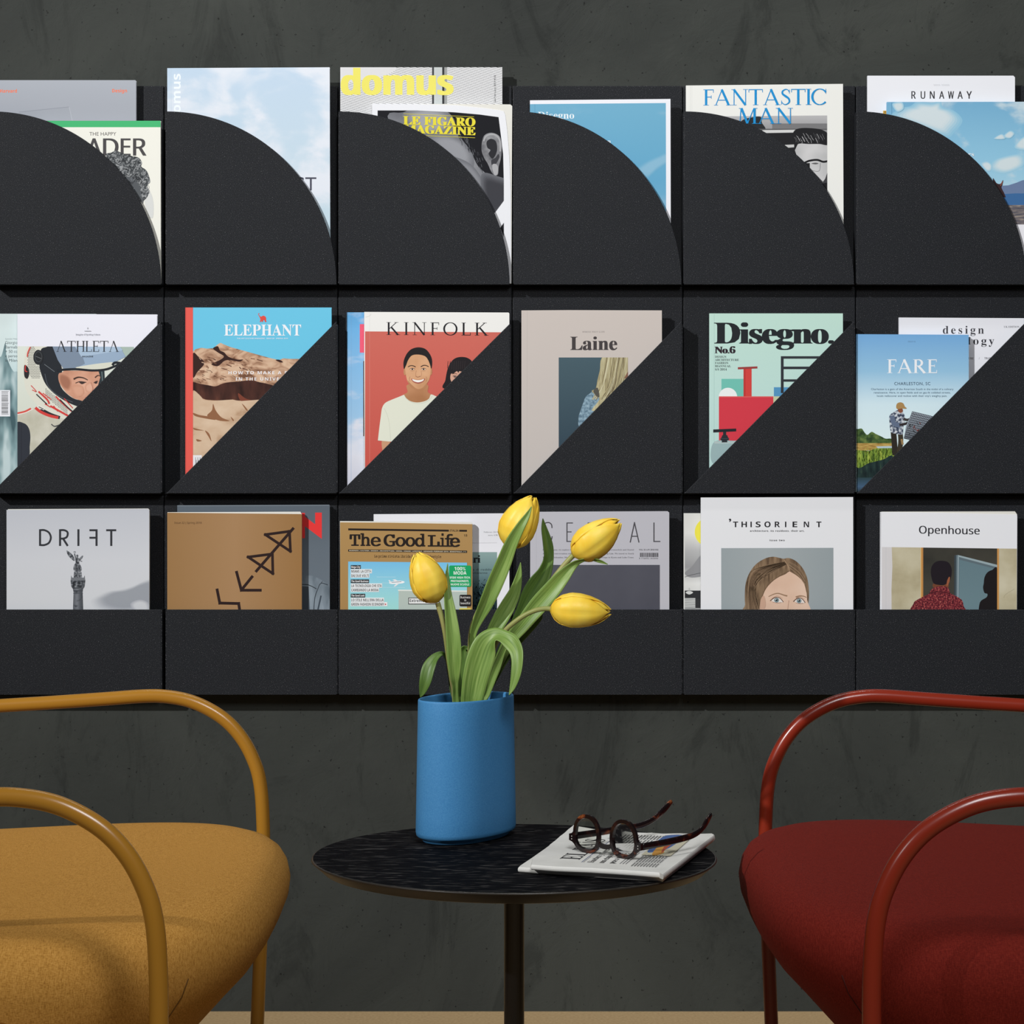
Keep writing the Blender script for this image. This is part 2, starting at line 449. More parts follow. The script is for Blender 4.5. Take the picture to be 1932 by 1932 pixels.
def holder(r, c):
    y0, y1 = ROWY[r]; xl, xr = SEAM[c] + 0.7, SEAM[c + 1] - 0.7
    k = DB / F; fk = DF / F
    pb = [537, 931, 1311][r]
    org = W((xl + xr) / 2, y1, DB); org.y = DW
    t = empty('magazine_holder', org, HOLD[r][c], 'magazine holder', 'black wall-mounted magazine holders')
    L = lambda p: (p.x - org.x, p.y - org.y, p.z - org.z)
    a = L(W(xl, y1, DB)); bq = L(W(xr, y0, DB))
    m = MB(); m.box((a[0], a[1], a[2]), (bq[0], -0.0006, bq[2]), M_RACK); bevel(m.build('back_panel', t), 0.0012)
    l, rr = LX[c], RX[c]
    if r == 0: out = [(l, pb), (rr, pb)] + [(l + (rr - l) * math.cos(q), pb - 327 * math.sin(q)) for q in [math.pi / 2 * i / 48 for i in range(1, 49)]]
    elif r == 1: out = [(l, pb), (rr, pb), (rr, 606 if c != 2 else 611)]
    else: out = [(l, pb), (rr, pb), (rr, 1150), (l, 1150)]
    P = [L(W(px, py, DF)) for px, py in out]; fy = DF - DW; by = DB - DW - 0.0005
    m = MB(); m.prism([(p[0], p[2]) for p in P], fy, fy + 0.0018, M_RACK)
    bevel(m.build('front_panel', t), 0.0006)
    zb = P[0][2]; x0, x1 = P[0][0], P[1][0]
    m = MB(); m.box((x0, fy + 0.0018, zb), (x1, by, zb + 0.0018), M_RACK); m.build('bottom_panel', t)
    top = lambda py: L(W(0, py, DF))[2]
    if r != 1:
        m = MB(); m.box((x0 - 0.0014, fy + 0.0004, zb + 0.0018), (x0, by, top(211 if r == 0 else 1150)), M_RACK); m.build('side_panel', t)
    if r != 0:
        m = MB(); m.box((x1, fy + 0.0004, zb + 0.0018), (x1 + 0.0014, by, top(612 if r == 1 else 1150)), M_RACK); m.build('side_panel', t)


for r in range(3):
    for c in range(6): holder(r, c)

# ------------------------------------------------------------------ the magazines
FR, BK = 3.5105, 3.5215                        # cover distance of magazines in front and behind
B1, B2, B3 = 536.0, 930.0, 1310.0              # what their lower edges stand on
G1, G2, G3 = 'magazines in the top row of holders', 'magazines in the middle row of holders', 'magazines in the bottom row of holders'
WH = (231, 232, 236); DK = (52, 52, 54)
Q = lambda org, sc, yb: (yb - org[1]) * sc       # lower edge in crop coordinates

# --- top row, first holder
o_, s_ = (0, 100), 4.2; bt = Q(o_, s_, B1)
g = Mag(o_, s_, [(-60, 215), (1072, 215), (1078, 222), (1078, bt), (-60, bt)], BK, graded('grey_paper', [(0, (150, 154, 163)), (1, (168, 173, 182))], 0.2, 0.31),
        'grey magazine with small orange words along its top, in the first holder', G1)
g.poly([(150, 468), (548, 427), (574, 540), (150, 560)], (156, 161, 170)); g.stroke([(150, 468), (548, 427)], 4, (138, 143, 153)); g.stroke([(548, 427), (574, 545)], 4, (178, 182, 190))
g.text('Harvard', 0, 134, 314, 27, (240, 118, 78), 'bold'); g.text('Design', 889, 1006, 312, 27, (240, 118, 78), 'bold')
g.done()
g = Mag(o_, s_, [(280, 537), (1272, 537), (1274, bt), (280, bt)], FR, (233, 233, 224), 'cream magazine with a green band and a curly head, in the first holder', G1)
g.rect(280, 537, 1274, 588, (70, 180, 116))
g.text('THE HAPPY', 708, 921, 655, 28, (84, 80, 80))
for ch, x0, x1 in (('R', 400, 492), ('E', 516, 586), ('A', 688, 802), ('D', 820, 936), ('E', 960, 1031), ('R', 1058, 1157)): g.text(ch, x0, x1, 813, 136, (74, 72, 74), 'sans', fat=4)
g.blob([(1130, 1060), (1185, 1090), (1215, 1180), (1212, 1300), (1180, 1290), (1150, 1200)], (212, 214, 212))
curl = noisy('curly_hair_print', [(0.36, (42, 45, 48)), (0.5, (78, 82, 85)), (0.62, (150, 153, 155))], 150, 4, distort=2.2)
g.blob([(840, 815), (880, 790), (920, 775), (985, 800), (1040, 815), (1100, 830), (1125, 870), (1120, 900), (1160, 930), (1185, 990), (1190, 1025), (1168, 1050), (1180, 1100), (1165, 1145), (1140, 1170), (1128, 1190), (1050, 1110), (950, 960)], curl)
g.blob([(1000, 985), (1060, 1000), (1110, 1060), (1120, 1120), (1130, 1180), (1060, 1100)], (84, 88, 92))
for i in range(34):
    a = random.uniform(0, 6.28); x, y = random.uniform(880, 1170), 0; y = 790 + (x - 880) * 0.75 + random.uniform(-10, 160)
    rr_ = random.uniform(14, 34)
    g.stroke([(x + rr_ * math.cos(a + q), y + rr_ * math.sin(a + q)) for q in (0, .7, 1.4, 2.1)], 4, random.choice([(160, 163, 165), (120, 124, 128), (40, 42, 46)]), new=i % 6 == 0)
g.done()
# --- top row, second holder
o_, s_ = (300, 100), 4.2; bt = Q(o_, s_, B1)
sky = graded('pale_sky_print', [(0, (190, 213, 224)), (0.5, (192, 212, 225)), (1, (188, 208, 227))], 0, 0.32, ((220, 226, 235), 11, 0.42, 0.62, (1, 1, 1.6)))
g = Mag(o_, s_, [(60, 120), (1352, 113), (1357, bt), (62, bt)], FR, sky, 'pale blue magazine with a cloud photo filling its cover, standing alone', G1)
g.text('domus', 545, 165, 171, 74, (233, 241, 247), 'bold', vert=True, fat=5, ref='d')
g.stroke([(96, 125), (97, 460)], 2, (188, 205, 218))
g.text('ST', 1092, 1247, 1089, 104, (74, 76, 90))
g.done()
# --- top row, third holder
o_, s_ = (620, 100), 4.2; bt = Q(o_, s_, B1)
g = Mag(o_, s_, [(80, 113), (1376, 113), (1378, bt), (84, bt)], BK, (222, 223, 225), 'light grey striped magazine with a big yellow lower-case title', G1)
g.clip([(84, 113), (1376, 113), (1376, 520), (84, 520)])
sl_m = (138, 140, 144)
for i in range(-36, 62): g.stroke([(80, 200 + i * 13.5), (1380, 200 + i * 13.5 + 330)], 2.6, sl_m, new=False)
g.blob([(84, 113), (520, 113), (420, 190), (180, 230), (84, 280)], (214, 214, 216))
g.rect(820, 113, 940, 520, (192, 198, 198)); g.rect(820, 113, 835, 520, (58, 60, 62)); g.rect(900, 113, 917, 520, (50, 52, 54)); g.rect(917, 113, 938, 520, (150, 152, 152))
YL = (230, 222, 106)
g.text('domus', 104, 982, 331, 217, YL, 'bold', fat=9, ref='d', sp=0.95)
g.clip()
g.text('Gio/February 2019 €10', 395, 178, 1325, 15, (60, 60, 62), vert=True)
g.done()
g = Mag(o_, s_, [(345, 403), (700, 405), (1000, 414), (1230, 437), (1340, 452), (1388, 462), (1400, 490), (1416, 620), (1432, 820), (1444, 1100), (1447, bt), (345, bt)], FR, (229, 231, 236),
        'magazine with a close-up of an ear and yellow slab lettering, corner curling', G1, pages=[(1000, 403), (1440, 407), (1455, 420), (1452, 900), (1449, bt - 2), (350, bt - 2), (350, 405)])
g.clip([(388, 455), (700, 455), (1000, 470), (1200, 488), (1347, 508), (1366, 660), (1383, 800), (1388, 1000), (1388, 1170), (1318, 1265), (388, 1265)])
g.rect(380, 440, 1400, 1400, (20, 21, 27))
skin = noisy('grey_skin_print', [(0.3, (78, 80, 86)), (0.5, (112, 114, 120)), (0.7, (140, 142, 147))], 14, 5)
g.blob([(480, 560), (590, 470), (760, 440), (930, 470), (985, 590), (1060, 690), (1120, 770), (1180, 890), (1230, 940), (1290, 990), (1350, 1010), (1400, 1180), (1300, 1290), (900, 1290)], skin)
g.soft([(640, 500), (760, 455), (900, 480), (950, 560), (860, 610), (720, 600)], (156, 158, 164), (112, 114, 120))
g.soft([(840, 690), (940, 670), (1050, 720), (1110, 810), (1090, 880), (960, 800)], (146, 148, 154), (112, 114, 120))
g.soft([(1000, 860), (1120, 900), (1200, 1010), (1190, 1080), (1080, 980)], (132, 134, 140), (108, 110, 116))
g.soft([(1240, 1000), (1330, 1010), (1400, 1050), (1400, 1180), (1310, 1270), (1250, 1150)], (58, 59, 65), (104, 106, 112))
for i in range(70):
    x = random.uniform(985, 1215); y = 560 + (x - 985) * 1.45 + random.uniform(-70, 40)
    g.stroke([(x, y), (x + random.uniform(4, 14), y + random.uniform(18, 40))], 3, random.choice([(34, 35, 40), (60, 62, 68), (100, 102, 108)]), new=i % 10 == 0)
ear = noisy('ear_print', [(0.35, (98, 99, 104)), (0.65, (150, 151, 155))], 60, 3)
g.blob([(1218, 690), (1238, 650), (1280, 633), (1330, 643), (1362, 675), (1372, 740), (1366, 830), (1348, 900), (1342, 960), (1318, 972), (1290, 942), (1262, 880), (1232, 830), (1212, 770)], ear)
g.blob([(1252, 705), (1285, 680), (1325, 700), (1336, 760), (1322, 810), (1296, 838), (1268, 800), (1282, 770), (1258, 750)], (40, 41, 46))
g.blob([(1290, 850), (1322, 830), (1345, 800), (1352, 830), (1325, 880), (1295, 890)], (58, 59, 64))
g.stroke([(1228, 700), (1245, 662), (1285, 645), (1330, 655), (1358, 700), (1360, 780)], 12, (166, 167, 170))
g.blob([(1296, 890), (1325, 880), (1342, 905), (1338, 958), (1312, 964)], (168, 169, 172))
g.clip()
g.poly([(1388, 1345), (1360, 1385), (1388, 1460)], (24, 25, 30))
YF = (224, 212, 62)
g.stroke([(594, 482), (1152, 506)], 3, YF); g.stroke([(700, 652), (1160, 672)], 3, YF)
g.text('LE FIGARO', 594, 1160, 566, 66, YF, 'serif', fat=4, slope=0.026); g.text('MAGAZINE', 600, 1161, 633, 64, YF, 'serif', fat=4, slope=0.034)
g.done()
# --- top row, fourth holder
o_, s_ = (960, 150), 4.712; bt = Q(o_, s_, B1)
g = Mag(o_, s_, [(188, 185), (1437, 173), (1441, bt), (188, bt)], FR, (232, 234, 241), 'blue sky magazine with a white border and small white serif title', G1)
g.clip([(188, 219), (1396, 209), (1400, bt), (188, bt)])
g.rect(180, 190, 1420, bt + 5, graded('blue_sky_print', [(0, (124, 176, 205)), (0.5, (98, 164, 199)), (1, (110, 170, 200))], 0.05, 0.26, ((146, 184, 206), 10, 0.55, 0.8, (1, 1, 2.2))))
g.soft([(1150, 820), (1230, 750), (1330, 700), (1420, 665), (1420, 715), (1320, 780), (1230, 850)], (134, 181, 207), (104, 167, 200), 9, grow=1.6)
g.stroke([(231, 216), (231, 310)], 3, (92, 150, 182))
g.text('Disegno', 258, 581, 348, 60, (229, 238, 243), 'serif'); g.text('n', 878, 906, 571, 28, (229, 238, 243), 'serif', ref='n')
g.clip(); g.done()
# --- top row, fifth holder
o_, s_ = (1270, 140), 4.6; bt = Q(o_, s_, B1)
g = Mag(o_, s_, [(112, 98), (1474, 84), (1481, bt), (114, bt)], FR, (231, 232, 228), 'white magazine with big light blue capitals over a man in glasses', G1)
g.stroke([(150, 100), (150, 330)], 2, (205, 206, 203)); g.stroke([(163, 100), (163, 330)], 2, (212, 213, 210))
g.clip([(340, 366), (1337, 358), (1338, bt), (340, bt)])
g.rect(340, 350, 1340, bt, graded('grey_wall_print', [(0, (60, 60, 62)), (0.75, (130, 130, 133)), (1, (178, 178, 180))], 0.14, 0.25))
g.blob([(560, 470), (600, 400), (680, 375), (760, 370), (770, 420), (800, 480), (700, 500)], (40, 41, 44))
g.rect(860, 428, 1340, 474, (118, 118, 120)); g.rect(690, 474, 1340, 484, (90, 90, 92)); g.poly([(770, 486), (1060, 482), (1060, 506), (800, 510)], (206, 207, 206))
g.poly([(790, 512), (1100, 506), (1100, 640), (960, 640)], (30, 30, 33)); g.poly([(960, 614), (1050, 610), (1050, 634), (975, 640)], (196, 197, 196)); g.poly([(975, 640), (1070, 634), (1070, 720), (1000, 700)], (32, 32, 35))
g.poly([(1057, 660), (1085, 600), (1337, 600), (1338, 905), (1312, 945), (1240, 870), (1150, 790), (1070, 700)], noisy('grey_face_print', [(0.35, (176, 177, 178)), (0.65, (205, 205, 206))], 18, 2))
g.blob([(1034, 545), (1052, 490), (1110, 468), (1220, 470), (1300, 486), (1345, 525), (1345, 612), (1270, 606), (1180, 606), (1090, 604), (1056, 640), (1050, 590)], (28, 28, 31))
for i in range(26):
    x = random.uniform(1050, 1310); y = random.uniform(505, 560)
    g.stroke([(x, y), (x + random.uniform(8, 18), y + 22), (x + random.uniform(14, 30), y + 44)], 2.5, random.choice([(120, 120, 122), (180, 180, 182), (80, 80, 83)]), new=i % 6 == 0)
g.stroke([(1130, 775), (1180, 752), (1250, 744), (1300, 760), (1340, 755)], 17, (22, 22, 25)); g.stroke([(1180, 770), (1188, 826), (1215, 838), (1268, 838), (1278, 770)], 4, (120, 120, 122))
g.blob([(1200, 775), (1235, 768), (1262, 775), (1235, 782)], (90, 90, 92)); g.poly([(1150, 772), (1186, 772), (1186, 815), (1160, 800)], (28, 28, 31))
g.blob([(1345, 850), (1320, 905), (1300, 945), (1345, 1000)], (60, 60, 63)); g.poly([(1290, 950), (1338, 940), (1338, 1010), (1318, 1000)], (24, 24, 27))
g.clip()
BL = (30, 141, 205)
g.caps('FANTASTIC', 262, 1334, 271, 138, BL, gap=0.0, slope=-0.006); g.caps('MAN', 563, 1040, 431, 136, BL, gap=0.02, slope=-0.004)
g.done()
# --- top row, sixth holder
o_, s_ = (1600, 120), 4.391; bt = Q(o_, s_, B1)
g = Mag(o_, s_, [(162, 100), (1370, 100), (1383, 114), (1381, bt), (162, bt)], BK, (231, 233, 239), 'white magazine with thin spaced black capitals, tallest in the sixth holder', G1)
for ch, x0, x1 in (('R', 526, 560), ('U', 603, 638), ('N', 679, 716), ('A', 756, 796), ('W', 829, 876), ('A', 908, 949), ('Y', 982, 1024)): g.text(ch, x0, x1, 291, 62, (52, 52, 56), 'sans', fat=1.6)
for i in range(12):
    if i != 5: g.stroke([(710 + i * 11, 171), (710 + i * 11 + 7, 184)], 3, (190, 192, 198))
g.rect(290, 390, 340, 425, (208, 164, 70)); g.ell(306, 402, 8, 8, (150, 110, 50))
g.done()
sk2 = graded('summer_sky_print', [(0, (176, 212, 226)), (0.55, (140, 193, 220)), (1, (116, 172, 206))], 0.09, 0.27, ((196, 214, 222), 14, 0.5, 0.68, (1, 1, 1.5)))
g = Mag(o_, s_, [(323, 318), (1478, 316), (1478, bt), (323, bt)], FR, sk2, 'light blue magazine with clouds, mountain and water, cut by the photo edge', G1)
cl_ = (204, 218, 223)
g.soft([(440, 440), (500, 385), (560, 370), (600, 345), (690, 350), (745, 340), (760, 375), (830, 400), (880, 460), (830, 530), (780, 560), (600, 500)], (206, 219, 224), (138, 190, 216))
for P in ([(1215, 860), (1240, 810), (1300, 785), (1400, 770), (1432, 805), (1410, 850), (1300, 890)], [(1115, 835), (1150, 820), (1182, 842), (1178, 876), (1150, 880)], [(1400, 690), (1425, 640), (1490, 610), (1490, 700)], [(1300, 600), (1340, 565), (1368, 582), (1340, 612)], [(1220, 620), (1270, 590), (1290, 620)], [(380, 340), (440, 330), (450, 370), (410, 390)]): g.soft(P, cl_, (150, 198, 221))
g.stroke([(361, 320), (361, 420)], 2, (104, 160, 190)); g.text('rs', 996, 1043, 766, 22, (236, 240, 242), 'serif', ref='r')
g.poly([(1240, 1015), (1330, 1008), (1400, 985), (1440, 968), (1480, 960), (1480, 1090), (1240, 1090)], (104, 124, 158)); g.poly([(1240, 1084), (1390, 1075), (1480, 1076), (1480, 1180), (1240, 1180)], (60, 104, 154))
g.rect(1240, 1172, 1480, 1335, noisy('shore_print', [(0.35, (82, 82, 92)), (0.5, (104, 98, 102)), (0.65, (150, 140, 130))], 60, 4, stretch=(1, 1, 6))); g.rect(1240, 1333, 1480, bt, (230, 230, 236))
g.blob([(1200, 950), (1230, 990), (1262, 996), (1284, 964), (1278, 1005), (1272, 1030), (1296, 1080), (1300, 1110), (1220, 1060)], (52, 34, 36)); g.stroke([(1262, 1012), (1281, 975)], 9, (128, 74, 62))
g.done()

# --- middle row, first holder
o_, s_ = (0, 560), 4.954; bt = Q(o_, s_, B2)
g = Mag(o_, s_, [(-70, 158), (900, 160), (900, bt), (-70, bt)], BK, graded('misty_print', [(0, (150, 176, 180)), (0.25, (176, 198, 202)), (0.62, (186, 208, 210)), (0.8, (208, 224, 224)), (1, (212, 226, 226))], 0, 0.27),
        'misty pale teal magazine half hidden behind the helmet magazine', G2)
smear = noisy('blurred_town_print', [(0.38, (66, 92, 98)), (0.5, (128, 156, 160)), (0.64, (190, 208, 210))], 26, 2, stretch=(1.8, 1, 0.55))
g.blob([(-60, 640), (10, 560), (50, 430), (62, 560), (120, 690), (163, 700), (230, 760), (230, bt), (-60, bt)], smear)
for i, t in enumerate(['Giorgio', 'Barnab', '+ 50 cc', 'e perso', 'la Milan']): g.text(t, 49, 161, 441 + i * 41.5, 27, (70, 84, 88))
g.text('Speciale Milan', 49, 163, 399, 12, (130, 145, 148)); g.rect(-10, 872, 95, 1118, (232, 234, 240))
for i in range(26): y = 884 + i * 8.6; g.stroke([(14, y), (76 if i not in (0, 13, 25) else 82, y)], random.choice([2, 3, 5, 4]), (60, 62, 66), new=False)
g.done()
g = Mag(o_, s_, [(163, 160), (1468, 165), (1469, bt), (163, bt)], FR, (232, 233, 243), 'white magazine with a racing driver in a helmet on its cover', G2)
g.clip([(163, 462), (1253, 468), (1253, bt), (163, bt)])
g.rect(160, 460, 1260, bt, graded('pale_green_print', [(0, (206, 210, 196)), (1, (220, 227, 218))], 0.05, 0.22)); g.poly([(1105, 462), (1260, 462), (1260, 540), (1180, 590)], (168, 186, 176)); g.stroke([(1085, 490), (1150, 610)], 9, (235, 238, 232))
cream = (219, 219, 206)
g.blob([(163, 1100), (250, 1060), (330, 1038), (460, 1090), (640, 1160), (560, 1230), (400, 1400), (270, 1520), (163, 1640), (130, 1300)], noisy('race_suit_print', [(0.35, (184, 182, 164)), (0.65, (210, 208, 194))], 30, 6))
g.blob([(150, 1185), (225, 1182), (268, 1225), (284, 1300), (278, 1400), (268, 1500), (163, 1640), (140, 1400)], (47, 51, 60)); g.stroke([(200, 1190), (200, 1590)], 4, (36, 39, 47))
g.stroke([(163, 1090), (230, 1075), (290, 1045)], 20, (212, 86, 76)); g.stroke([(163, 1100), (240, 1082), (310, 1046)], 7, (236, 232, 226))
g.blob([(255, 470), (300, 455), (480, 458), (620, 600), (640, 800), (760, 980), (700, 1075), (620, 1142), (520, 1110), (400, 1052), (300, 960), (240, 860), (220, 720), (228, 580)], cream)
g.stroke([(380, 1050), (470, 1098), (560, 1130)], 30, (44, 44, 50)); g.stroke([(330, 1036), (380, 1075), (460, 1110), (545, 1130)], 26, (208, 66, 62)); g.stroke([(355, 1022), (415, 1050)], 22, (228, 226, 218)); g.stroke([(362, 1028), (408, 1050)], 7, (50, 50, 54))
for i in range(15):
    for j in range(34):
        x, y = 262 + i * 13 + (j % 2) * 6, 470 + j * 12
        if (x - 300) ** 2 / 1600 + (y - 600) ** 2 / 22000 < 1 + 0 * j or (300 < x < 375 and 640 < y < 760): g.ell(x, y, 4.6, 3.6, (58, 60, 62), 6, False)
for i in range(16):
    for j in range(7): x, y = 430 + i * 13, 860 + i * 11 + j * 11 + (i % 2) * 5; g.ell(x, y, 4.6, 3.6, (58, 60, 62), 6, False)
g.blob([(380, 500), (430, 470), (495, 462), (560, 600), (580, 700), (556, 780), (575, 850), (630, 910), (700, 955), (800, 980), (760, 1030), (640, 990), (520, 915), (436, 830), (392, 740), (368, 640)], (38, 42, 48))
g.stroke([(420, 720), (450, 830), (540, 920), (680, 985)], 5, (84, 92, 100)); g.stroke([(414, 630), (510, 700)], 4, (120, 128, 134))
g.poly([(560, 720), (600, 690), (920, 690), (938, 750), (918, 830), (850, 905), (775, 975), (690, 950), (620, 900), (575, 840), (556, 780)], noisy('driver_face_print', [(0.3, (176, 122, 98)), (0.5, (206, 152, 126)), (0.7, (226, 178, 154))], 22, 3))
g.soft([(565, 730), (630, 745), (660, 800), (640, 860), (595, 845), (562, 790)], (164, 112, 90), (203, 149, 123), grow=1.25); g.soft([(810, 830), (850, 810), (866, 850), (845, 885), (810, 870)], (222, 174, 150), (206, 152, 126)); g.soft([(690, 850), (760, 845), (770, 900), (720, 920)], (214, 162, 136), (206, 152, 126))
g.stroke([(688, 770), (730, 752), (780, 758), (820, 778)], [16, 8], (74, 52, 44)); g.stroke([(888, 755), (915, 735), (938, 742)], [12, 6], (74, 52, 44))
g.stroke([(706, 806), (750, 792), (806, 800)], 7, (66, 48, 44)); g.blob([(740, 798), (770, 792), (795, 802), (765, 816)], (60, 48, 46)); g.stroke([(876, 804), (900, 790), (916, 790)], 7, (66, 48, 44)); g.blob([(884, 798), (904, 792), (910, 806), (890, 812)], (60, 48, 46))
g.stroke([(850, 800), (868, 860), (850, 900)], 4, (170, 112, 92)); g.blob([(800, 940), (830, 930), (820, 950), (795, 965)], (178, 92, 86))
g.poly([(920, 690), (975, 690), (980, 780), (915, 832), (938, 752)], (44, 54, 58)); g.stroke([(952, 700), (958, 790)], 5, (130, 150, 152))
g.poly([(490, 462), (1118, 462), (1175, 560), (1060, 618), (900, 640), (720, 664), (600, 684), (555, 600)], (150, 172, 196)); g.poly([(490, 462), (740, 462), (795, 625), (720, 664), (600, 684), (540, 590)], (124, 140, 160)); g.poly([(700, 462), (1118, 462), (1150, 500), (760, 560)], (168, 190, 212))
g.blob([(705, 662), (860, 632), (990, 616), (1050, 612), (1060, 634), (1010, 668), (860, 678)], (214, 216, 202))
g.stroke([(530, 686), (700, 676), (860, 688), (980, 680), (1060, 654), (1130, 620)], 20, (34, 38, 44)); g.stroke([(1050, 640), (1075, 615), (1140, 622)], 22, (34, 38, 44))
g.ell(358, 565, 46, 70, (40, 42, 46)); g.ell(360, 560, 34, 50, (70, 74, 78)); g.ell(360, 560, 29, 44, (36, 38, 42)); g.stroke([(334, 556), (388, 578)], 6, (96, 100, 102))
g.blob([(228, 640), (262, 660), (272, 720), (255, 765), (228, 740)], (44, 42, 46)); g.stroke([(240, 640), (236, 690), (256, 700)], 9, (206, 64, 60)); g.stroke([(284, 470), (262, 520), (256, 560)], 12, (206, 84, 76))
RD = (208, 66, 62)
for P, wd in (([(290, 828), (340, 885), (300, 870)], 7), ([(360, 885), (440, 960), (460, 1000)], 16), ([(400, 900), (480, 960)], 8), ([(470, 1020), (560, 1070), (650, 1120)], 18), ([(520, 930), (580, 990), (670, 1070)], 14), ([(500, 1020), (540, 1070)], 10), ([(420, 1000), (470, 1030)], 10)): g.stroke(P, wd, RD)
g.stroke([(340, 910), (440, 1005)], 10, (40, 42, 46)); g.stroke([(560, 960), (640, 1040), (690, 1080)], 11, (44, 46, 50)); g.stroke([(600, 950), (680, 1040)], 8, RD); g.stroke([(480, 1190), (510, 1210), (560, 1195)], 9, (70, 72, 76))
g.clip()
g.caps('ΛTHLETΛ', 528, 1112, 513, 101, (38, 38, 42), gap=0.05, T=0.10, th=0.035)
g.text('MAGAZINE', 769, 871, 565, 15, (60, 66, 74)); g.text('Integrity of Sporting Culture', 708, 936, 359, 14, (140, 142, 150), 'serif'); g.stroke([(790, 321), (852, 321)], 3, (90, 90, 94)); g.text('2', 816, 826, 301, 13, (70, 70, 74), 'serif')
g.done()
# --- middle row, second holder
o_, s_ = (310, 560), 4.953; bt = Q(o_, s_, B2)
g = Mag(o_, s_, [(197, 100), (1562, 100), (1563, bt), (197, bt)], FR, (106, 195, 227), 'magazine with a red spine and desert rocks under a turquoise sky', G2)
rock = noisy('rock_print', [(0.34, (112, 76, 56)), (0.44, (172, 134, 108)), (0.56, (206, 172, 144)), (0.72, (216, 188, 160))], 36, 8, stretch=(1, 1, 1.9), rot=(0, 0.35, 0), distort=1.2)
rock2 = noisy('dark_rock_print', [(0.35, (46, 26, 22)), (0.55, (76, 44, 36)), (0.75, (112, 68, 52))], 24, 6, rot=(0, -0.5, 0), stretch=(2, 1, 0.7))
sand = noisy('sand_rock_print', [(0.34, (170, 134, 104)), (0.46, (202, 174, 146)), (0.7, (216, 192, 166))], 22, 6, stretch=(1, 1, 1.6))
g.poly([(268, 512), (290, 490), (345, 476), (400, 484), (460, 480), (500, 444), (526, 430), (560, 446), (620, 470), (700, 492), (800, 520), (900, 548), (1000, 575), (1048, 585), (1072, 592), (1110, 575), (1180, 580), (1265, 580), (1562, 720), (1562, bt), (268, bt)], rock)
for P in ([(268, 530), (320, 560), (372, 605), (366, 640), (330, 680), (300, 715), (285, 745), (268, 740)], [(455, 482), (500, 462), (520, 500), (560, 520), (600, 560), (680, 586), (736, 586), (700, 604), (610, 592), (560, 600), (500, 648), (440, 628), (520, 590), (556, 556), (500, 520)], [(1040, 590), (1075, 588), (1110, 610), (1080, 612)]): g.blob(P, (54, 32, 28))
g.blob([(262, 800), (330, 812), (420, 828), (480, 836), (540, 812), (590, 800), (700, 790), (800, 780), (900, 800), (960, 812), (1030, 840), (960, 900), (880, 966), (760, 972), (640, 966), (520, 968), (400, 962), (340, 940), (300, 900), (262, 876)], rock2)
g.blob([(690, 900), (760, 950), (840, 975), (720, 975)], (120, 62, 46))
g.poly([(268, 965), (340, 960), (440, 972), (520, 968), (640, 960), (700, 975), (880, 962), (1300, 962), (1300, bt), (268, bt)], sand)
g.blob([(268, 880), (300, 890), (360, 958), (300, 962), (268, 960)], sand)
for P in ([(455, 1000), (475, 1050), (500, 1090), (540, 1130), (610, 1160), (530, 1160), (460, 1140), (400, 1110), (445, 1060)], [(270, 1085), (330, 1105), (420, 1120), (480, 1150), (400, 1140), (290, 1115)], [(725, 1000), (750, 1020), (780, 1060), (765, 1060)], [(380, 1250), (420, 1280), (440, 1350), (415, 1310)], [(300, 1330), (350, 1345), (310, 1352)], [(270, 1225), (330, 1240), (370, 1250), (290, 1245)], [(620, 1120), (650, 1150), (640, 1160)]): g.blob(P, (142, 98, 68))
for i in range(60):
    x, y = random.uniform(300, 900), random.uniform(560, 790); x = min(x, 268 + (1250 - y) * .9)
    g.stroke([(x, y), (x + random.uniform(15, 60), y + random.uniform(2, 22))], random.uniform(3, 8), random.choice([(120, 82, 62), (92, 58, 46), (222, 190, 162)]), new=False)
g.poly([(266, 1480), (350, 1480), (350, 1640), (266, 1640)], (228, 228, 232))
for i in range(9): g.rect(290 + i * 7, 1500 + (i % 3) * 24, 294 + i * 7, 1640, (70, 70, 74))
g.rect(197, 95, 268, bt, (226, 92, 82)); g.stroke([(204, 100), (204, bt)], 4, (206, 76, 70))
RE = (218, 78, 68)
g.blob([(905, 185), (925, 176), (945, 185), (952, 205), (950, 218), (955, 233), (940, 234), (936, 220), (925, 218), (922, 233), (910, 233), (908, 218), (904, 233), (892, 233), (898, 215), (893, 195), (884, 178), (880, 166), (888, 172), (896, 182)], RE, 3); g.stroke([(886, 176), (880, 165), (882, 157), (890, 156)], 5, RE)
g.text('ELEPHANT', 559, 1279, 362, 102, (235, 239, 245), 'serif', sp=0.98); g.text('THE ART CULTURE MAGAZINE   ISSUE 38   SPRING 2019', 680, 1156, 394, 10, (232, 240, 246), 'bold')
g.text('HOW TO MAKE A DENT', 600, 1278, 724, 29, (236, 234, 236), 'bold', sp=1.25); g.text('IN THE UNIVERSE', 667, 1180, 782, 29, (236, 234, 236), 'bold', sp=1.25)
g.done()
